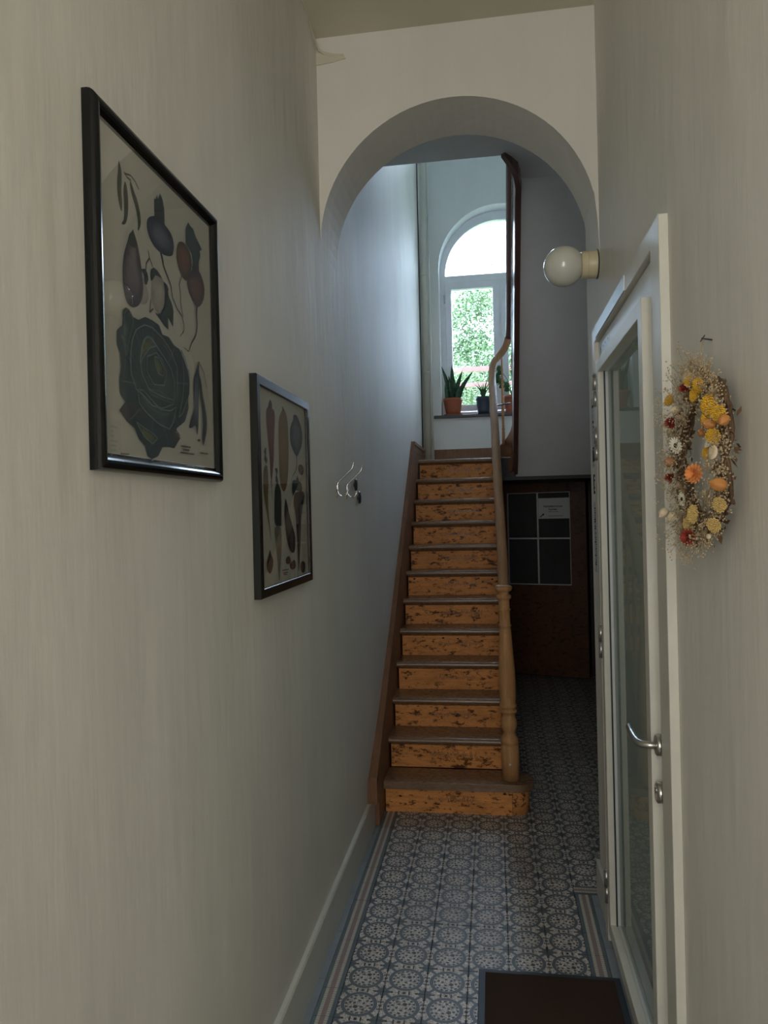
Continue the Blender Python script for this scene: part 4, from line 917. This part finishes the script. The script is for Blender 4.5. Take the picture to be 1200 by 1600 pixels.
for k, (dx, dy, z) in enumerate(((-.13, -.02, 3.10), (-.11, .0, 2.97), (.01, .0, 3.12), (-.06, -.04, 2.93), (.10, .0, 3.05), (.07, -.03, 2.93), (-.15, .03, 3.03), (.14, .02, 2.96))):
    st_ = MB(); st_.tube([(px_, py_, 2.80), (px_ + dx * .4, py_ + dy, (2.8 + z) / 2 + .03), (px_ + dx, py_ + dy, z)], .003, 6); st_.build('leaf_stem', M['leaf_green'], t)
    mb = MB(); c = Vector((px_ + dx, py_ + dy, z)); n = 26; b_ = 0
    for s_ in range(n):
        a = 2 * PI * s_ / n; rr = .058 * (1 - .55 * (s_ % 2) * (0 if abs(math.sin(a / 2)) < .3 else 1)) * (1 + .25 * math.cos(a))
        mb.v.append((c.x + rr * math.sin(a) * .8, c.y - .006 * math.cos(2 * a), c.z - rr * math.cos(a)))
    k0 = len(mb.v); mb.v += [(v[0], v[1] + .0015, v[2]) for v in mb.v[:n]]; mb.v += [tuple(c), (c.x, c.y + .0015, c.z)]
    for s_ in range(n): j = (s_ + 1) % n; mb.face([s_, j, 2 * n], True); mb.face([n + j, n + s_, 2 * n + 1], True); mb.face([s_, n + s_, n + j, j])
    mb.build('leaf', M['leaf_green'], t)

# ================================================================ WREATH of dried flowers on the right wall
wc = Vector((.405, 1.475, 1.792)); WRR = .141
t = thing('flower_wreath', (XR, wc.y, wc.z - .15), 'wreath of dried yellow, orange and white flowers hanging on the right wall', 'wreath')
rs = random.Random(3)
mb = MB()
for q in range(5):
    ph = rs.random() * 6; pts = []
    for k in range(44):
        a = 2 * PI * k / 44; rr = WRR + .009 * math.sin(a * 5 + ph) + .006 * math.sin(a * 11 + q); pts.append((wc.x + .010 * math.cos(a * 4 + ph), wc.y + rr * math.cos(a), wc.z + rr * math.sin(a)))
    mb.tube(pts, .0034, 6, closed=True)
mb.build('twig_ring', M['twig'], t)
mb = MB(); tip = MB()
for k in range(1150):
    a = rs.uniform(0, 2 * PI); r0 = WRR + rs.uniform(-.018, .018)
    dens = 1.35 if math.cos(a) > .1 else .75
    ln = rs.uniform(.012, .056) * dens; da = rs.gauss(0, .55) + (0 if rs.random() < .78 else PI)
    o0 = Vector((wc.x - rs.uniform(0, .02), wc.y + r0 * math.cos(a), wc.z + r0 * math.sin(a)))
    d = Vector((-abs(rs.gauss(.3, .35)), math.cos(a + da), math.sin(a + da))).normalized()
    e = o0 + d * ln; e.x = min(e.x, XR - .004); o0.x = min(o0.x, XR - .004)
    sd_ = d.cross(Vector((0, .3, 1))).normalized() * .00045; b_ = len(mb.v)
    mb.v += [tuple(o0 - sd_), tuple(o0 + sd_), tuple(e + sd_), tuple(e - sd_)]; mb.face([b_, b_ + 1, b_ + 2, b_ + 3])
    for q in range(3):
        c = e + Vector((rs.gauss(0, .004), rs.gauss(0, .006), rs.gauss(0, .006))); c.x = min(c.x, XR - .003); tip.ball(c, rs.uniform(.0011, .0022), 4, 3)
lf = MB()
for k in range(420):
    a = rs.uniform(0, 2 * PI); r0 = WRR + rs.gauss(0, .014); c = Vector((wc.x + rs.uniform(-.022, .012), wc.y + r0 * math.cos(a), wc.z + r0 * math.sin(a)))
    d = Vector((rs.gauss(-.3, .5), rs.gauss(0, 1), rs.gauss(0, 1))).normalized(); e = d.cross(Vector((rs.gauss(0, 1), rs.gauss(0, 1), rs.gauss(0, 1)))).normalized(); l = rs.uniform(.006, .014)
    b_ = len(lf.v); lf.v += [tuple(c - d * l), tuple(c + e * l * .4), tuple(c + d * l), tuple(c - e * l * .4)]; lf.face([b_, b_ + 1, b_ + 2, b_ + 3])
o = lf.build('dried_leaves', M['twig'], t); o['kind'] = 'stuff'
o = mb.build('sprig_stems', M['sprig_stem'], t); o['kind'] = 'stuff'
o = tip.build('sprig_tips', M['sprig'], t); o['kind'] = 'stuff'
def orient(mb, c, tilt):
    """flower built facing +z at the origin -> facing the corridor at c"""
    d = Vector((-1, -.55 + tilt[0], tilt[1])).normalized(); q = Vector((0, 0, 1)).rotation_difference(d)
    mb.xf(Matrix.Translation(c) @ q.to_matrix().to_4x4())
def petals(mb, n, r, w, z=0, cup=.0, r0=.2, ph=0):
    for k in range(n):
        a = 2 * PI * k / n + ph; ca, sa = math.cos(a), math.sin(a); b_ = len(mb.v)
        for rr, ww, zz in ((r0 * r, w * .5, 0), (.6 * r, w, cup * .4), (.9 * r, w * .8, cup * .9), (r, w * .15, cup)):
            for s_ in (-1, 1): mb.v.append((rr * ca - s_ * ww * sa, rr * sa + s_ * ww * ca, z + zz))
            mb.v.append((rr * ca, rr * sa, z + zz + .0012))
        for i in range(3):
            k0 = b_ + 3 * i; mb.face([k0, k0 + 2, k0 + 5, k0 + 3], True); mb.face([k0 + 2, k0 + 1, k0 + 4, k0 + 5], True)
FL = [('disc', 1.491, 1.948, .0125), ('red', 1.483, 1.926, .0098), ('yarrow', 1.406, 1.918, .0146), ('yarrow', 1.436, 1.906, .0140), ('yarrow', 1.623, 1.922, .0124), ('pod_w', 1.577, 1.896, .0121), ('tan', 1.331, 1.889, .0138),
      ('yarrow', 1.343, 1.872, .0200), ('yarrow', 1.302, 1.853, .0150), ('yarrow', 1.365, 1.852, .0150), ('red', 1.611, 1.874, .0140), ('physalis', 1.335, 1.839, .0139), ('physalis', 1.276, 1.839, .0133), ('physalis', 1.393, 1.830, .0105),
      ('yarrow', 1.322, 1.817, .0140), ('daisy', 1.589, 1.824, .0185), ('daisy', 1.367, 1.811, .0115), ('disc', 1.308, 1.788, .0125), ('yarrow', 1.380, 1.793, .0115), ('pod', 1.630, 1.792, .0165), ('straw', 1.431, 1.758, .0195),
      ('physalis', 1.297, 1.733, .0160), ('red', 1.638, 1.758, .0120), ('daisy', 1.554, 1.712, .0150), ('tan', 1.371, 1.714, .0140), ('pale', 1.314, 1.699, .0137), ('pod_w', 1.680, 1.684, .0140), ('pod_w', 1.614, 1.676, .0135),
      ('pale', 1.446, 1.682, .0180), ('pale', 1.496, 1.661, .0154), ('pale', 1.334, 1.664, .0137), ('straw_r', 1.480, 1.638, .0170), ('disc', 1.365, 1.643, .0050), ('tan', 1.525, 1.870, .0145), ('tan', 1.344, 1.764, .0128),
      ('tan', 1.572, 1.732, .0148), ('tan', 1.544, 1.649, .0145), ('tan', 1.399, 1.654, .0133), ('tan', 1.44, 1.93, .014), ('tan', 1.60, 1.85, .013), ('yarrow', 1.465, 1.935, .011)]
for kind, fy, fz, r in FL:
    r *= .72 if kind in ('physalis', 'pod', 'pod_w') else 1
    c = Vector((.384 - rs.uniform(0, .012), fy, fz)); tl = (rs.uniform(-.4, .4), rs.uniform(-.4, .4)); mb = MB()
    if kind in ('yarrow', 'pale'):
        for k in range(70):
            a = k * 2.4; q = r * math.sqrt(k / 70.); mb.ball((q * math.cos(a), q * math.sin(a), .004 - q * q * 12 + rs.uniform(-.0007, .0007)), r * .13, 5, 3)
        mb.lathe([(r * .2, -.010), (r * .9, .0)], (0, 0, 0), 12); orient(mb, c, tl); mb.build('yarrow_head', M['yarrow'] if kind == 'yarrow' else M['pale_yarrow'], t)
    elif kind == 'daisy':
        petals(mb, 15, r, r * .15, 0, .001); orient(mb, c, tl); fl_ = mb.build('daisy', M['petal_white'], t)
        mb = MB(); mb.ball((0, 0, .001), r * .28, 12, 6, (1, 1, .5)); orient(mb, c, tl); h_ = mb.build('daisy_heart', M['flower_heart'], fl_, origin=t.location)
        h_.location = (0, 0, 0)
    elif kind in ('straw', 'straw_r', 'red'):
        for lay_, (rr, cu) in enumerate(((1, .002), (.85, .005), (.68, .009), (.48, .012))): petals(mb, 14 - lay_ * 2, r * rr, r * .17, lay_ * .0012, cu, .1, lay_ * .3)
        mb.ball((0, 0, .003), r * .25, 8, 5); orient(mb, c, tl); mb.build('strawflower', M['petal_orange'] if kind == 'straw' else M['petal_red'], t)
    elif kind in ('physalis', 'pod', 'pod_w'):
        n = 20
        for i in range(8):
            th = PI * i / 7
            for k in range(n):
                a = 2 * PI * k / n; rr = r * math.sin(th) ** .8 * (1 - .16 * (k % 4 == 0)); mb.v.append((rr * math.cos(a), rr * math.sin(a), -r * 1.15 * math.cos(th) + (r * .35 if i == 7 else 0)))
        for i in range(7):
            for k in range(n): mb.face([i * n + k, i * n + (k + 1) % n, (i + 1) * n + (k + 1) % n, (i + 1) * n + k], True)
        orient(mb, c, (tl[0] * 2, tl[1] * 2 - .4)); mb.build('seed_pod', M[{'physalis': 'physalis', 'pod': 'pod', 'pod_w': 'pale_pod'}[kind]], t)
    elif kind == 'disc':
        mb.lathe([(r * .3, 0), (r * .95, 0), (r, .001), (r * .95, .002), (r * .2, .0025)], (0, 0, 0), 20); orient(mb, c, tl); mb.build('pale_disc', M['pale_pod'], t)
    else:
        for k in range(90):
            a = k * 2.4; th = math.acos(1 - 1.4 * k / 90); d = Vector((math.sin(th) * math.cos(a), math.sin(th) * math.sin(a), math.cos(th))); p1 = d * r * rs.uniform(.8, 1.1)
            s_ = d.cross(Vector((.3, .5, .2))).normalized() * r * .07; b_ = len(mb.v); mb.v += [tuple(d * r * .2), tuple(p1 * .8 - s_), tuple(p1), tuple(p1 * .8 + s_)]; mb.face([b_, b_ + 1, b_ + 2, b_ + 3])
        orient(mb, c, tl); mb.build('grass_tuft', M['sprig'], t)
mb = MB(); mb.tube([(XR - .016, 1.500, 2.022), (XR - .022, 1.496, 1.985), (XR - .028, 1.490, 1.942)], .0012, 6); mb.tube([(XR - .016, 1.502, 2.022), (XR - .020, 1.505, 1.985), (XR - .028, 1.500, 1.942)], .0012, 6); mb.build('hanging_string', M['twine'], t)
mb = MB(); mb.tube([(XR + .0, 1.500, 2.020), (XR - .020, 1.500, 2.024)], .0016, 8); mb.tube([(XR - .017, 1.488, 2.027), (XR - .017, 1.518, 2.022)], .0012, 6)
o = mb.build('nail', M['dark_knob'], None, 0, (XR, 1.50, 2.02)); tag(o, 'small nail in the right wall from which the wreath hangs', 'nail')

# ================================================================ OUTSIDE THE WINDOW
o = MB().box(-25, 25, 7.95, 60, -.3, -.02).build('garden_ground', M['outdoor_ground']); struct(o)
t = thing('terrace_railing', (0, 8.1, 2.3), 'pinkish wooden railing outside the arched window', 'railing')
for z, h in ((3.275, .052), (3.10, .045), (2.79, .05)): MB().box(-1.6, 1.9, 8.08, 8.12, z - h, z).build('rail', M['pink_wood'], t)
MB().box(-1.6, 1.9, 8.00, 8.10, 2.50, 2.66).build('ledge', M['pink_wood'], t)
for x in (-1.5, -.75, 1.0, 1.8): MB().box(x - .03, x + .03, 8.06, 8.10, 1.2, 3.3).build('post', M['pink_wood'], t)
MB().box(-1.8, 2.1, 7.95, 8.2, -.02, 2.50).build('terrace_wall', M['brown_wall'], None, 0)['kind'] = 'structure'
def tree(x, y, h, r, n, mat, label, seed, squash=1.2, lo=.25):
    rs = random.Random(seed); t = thing('garden_tree', (x, y, 0), label, 'tree', 'trees in the garden behind the window')
    mb = MB(); mb.tube([(x, y, -.02), (x + .05, y, h * .4), (x - .03, y + .05, h * .8)], [r * .09, r * .07, r * .02], 8)
    for k in range(7):
        a = rs.random() * 6.3; z = h * rs.uniform(.35, .75); mb.tube([(x, y, z), (x + r * .4 * math.cos(a), y + r * .4 * math.sin(a), z + .3 * r), (x + r * .75 * math.cos(a), y + r * .75 * math.sin(a), z + .4 * r)], [r * .035, r * .02, r * .006], 5)
    mb.build('trunk', M['bark'], t)
    V = []; Fc = []
    cl = [Vector((rs.gauss(0, .42) * r, rs.gauss(0, .42) * r, h * (lo + (1 - lo) * rs.random()))) for _ in range(46)]
    for c in cl: c.x *= (1.25 - c.z / h); c.y *= (1.25 - c.z / h)
    for k in range(n):
        c = cl[rs.randrange(len(cl))] + Vector((rs.gauss(0, .13), rs.gauss(0, .13), rs.gauss(0, .11))) * r; c += Vector((x, y, 0))
        d = Vector((rs.gauss(0, 1), rs.gauss(0, 1), rs.gauss(0, .6))).normalized(); e = d.cross(Vector((rs.gauss(0, 1), rs.gauss(0, 1), rs.gauss(0, 1)))).normalized(); l = rs.uniform(.035, .075) * r * .45
        i = len(V); V += [tuple(c - d * l), tuple(c + e * l * .45), tuple(c + d * l), tuple(c - e * l * .45)]; Fc.append((i, i + 1, i + 2, i + 3))
    me = bpy.data.meshes.new('foliage'); me.from_pydata([(a - x, b_ - y, c) for a, b_, c in V], [], Fc); me.materials.append(mat)
    o = bpy.data.objects.new('foliage', me); S.collection.objects.link(o); o.parent = t; o['kind'] = 'stuff'
tree(-1.35, 13.0, 5.9, 1.35, 26000, M['leaf_dark'], 'darker green tree at the left of the arched window view', 1)
tree(.55, 15.5, 6.1, 1.5, 22000, M['leaf_light'], 'light green tree in the middle of the arched window view', 2)
tree(-.55, 20.0, 7.6, 2.2, 24000, M['leaf_light'], 'tall pale tree furthest back beyond the arched window', 3)
tree(3.9, 13.0, 5.6, 1.8, 10000, M['leaf_dark'], 'bushy tree at the right behind the stair rail', 4)
tree(-.35, 10.6, 3.65, .85, 9000, M['leaf_light'], 'low leafy shrub just behind the terrace railing', 5, lo=.5)
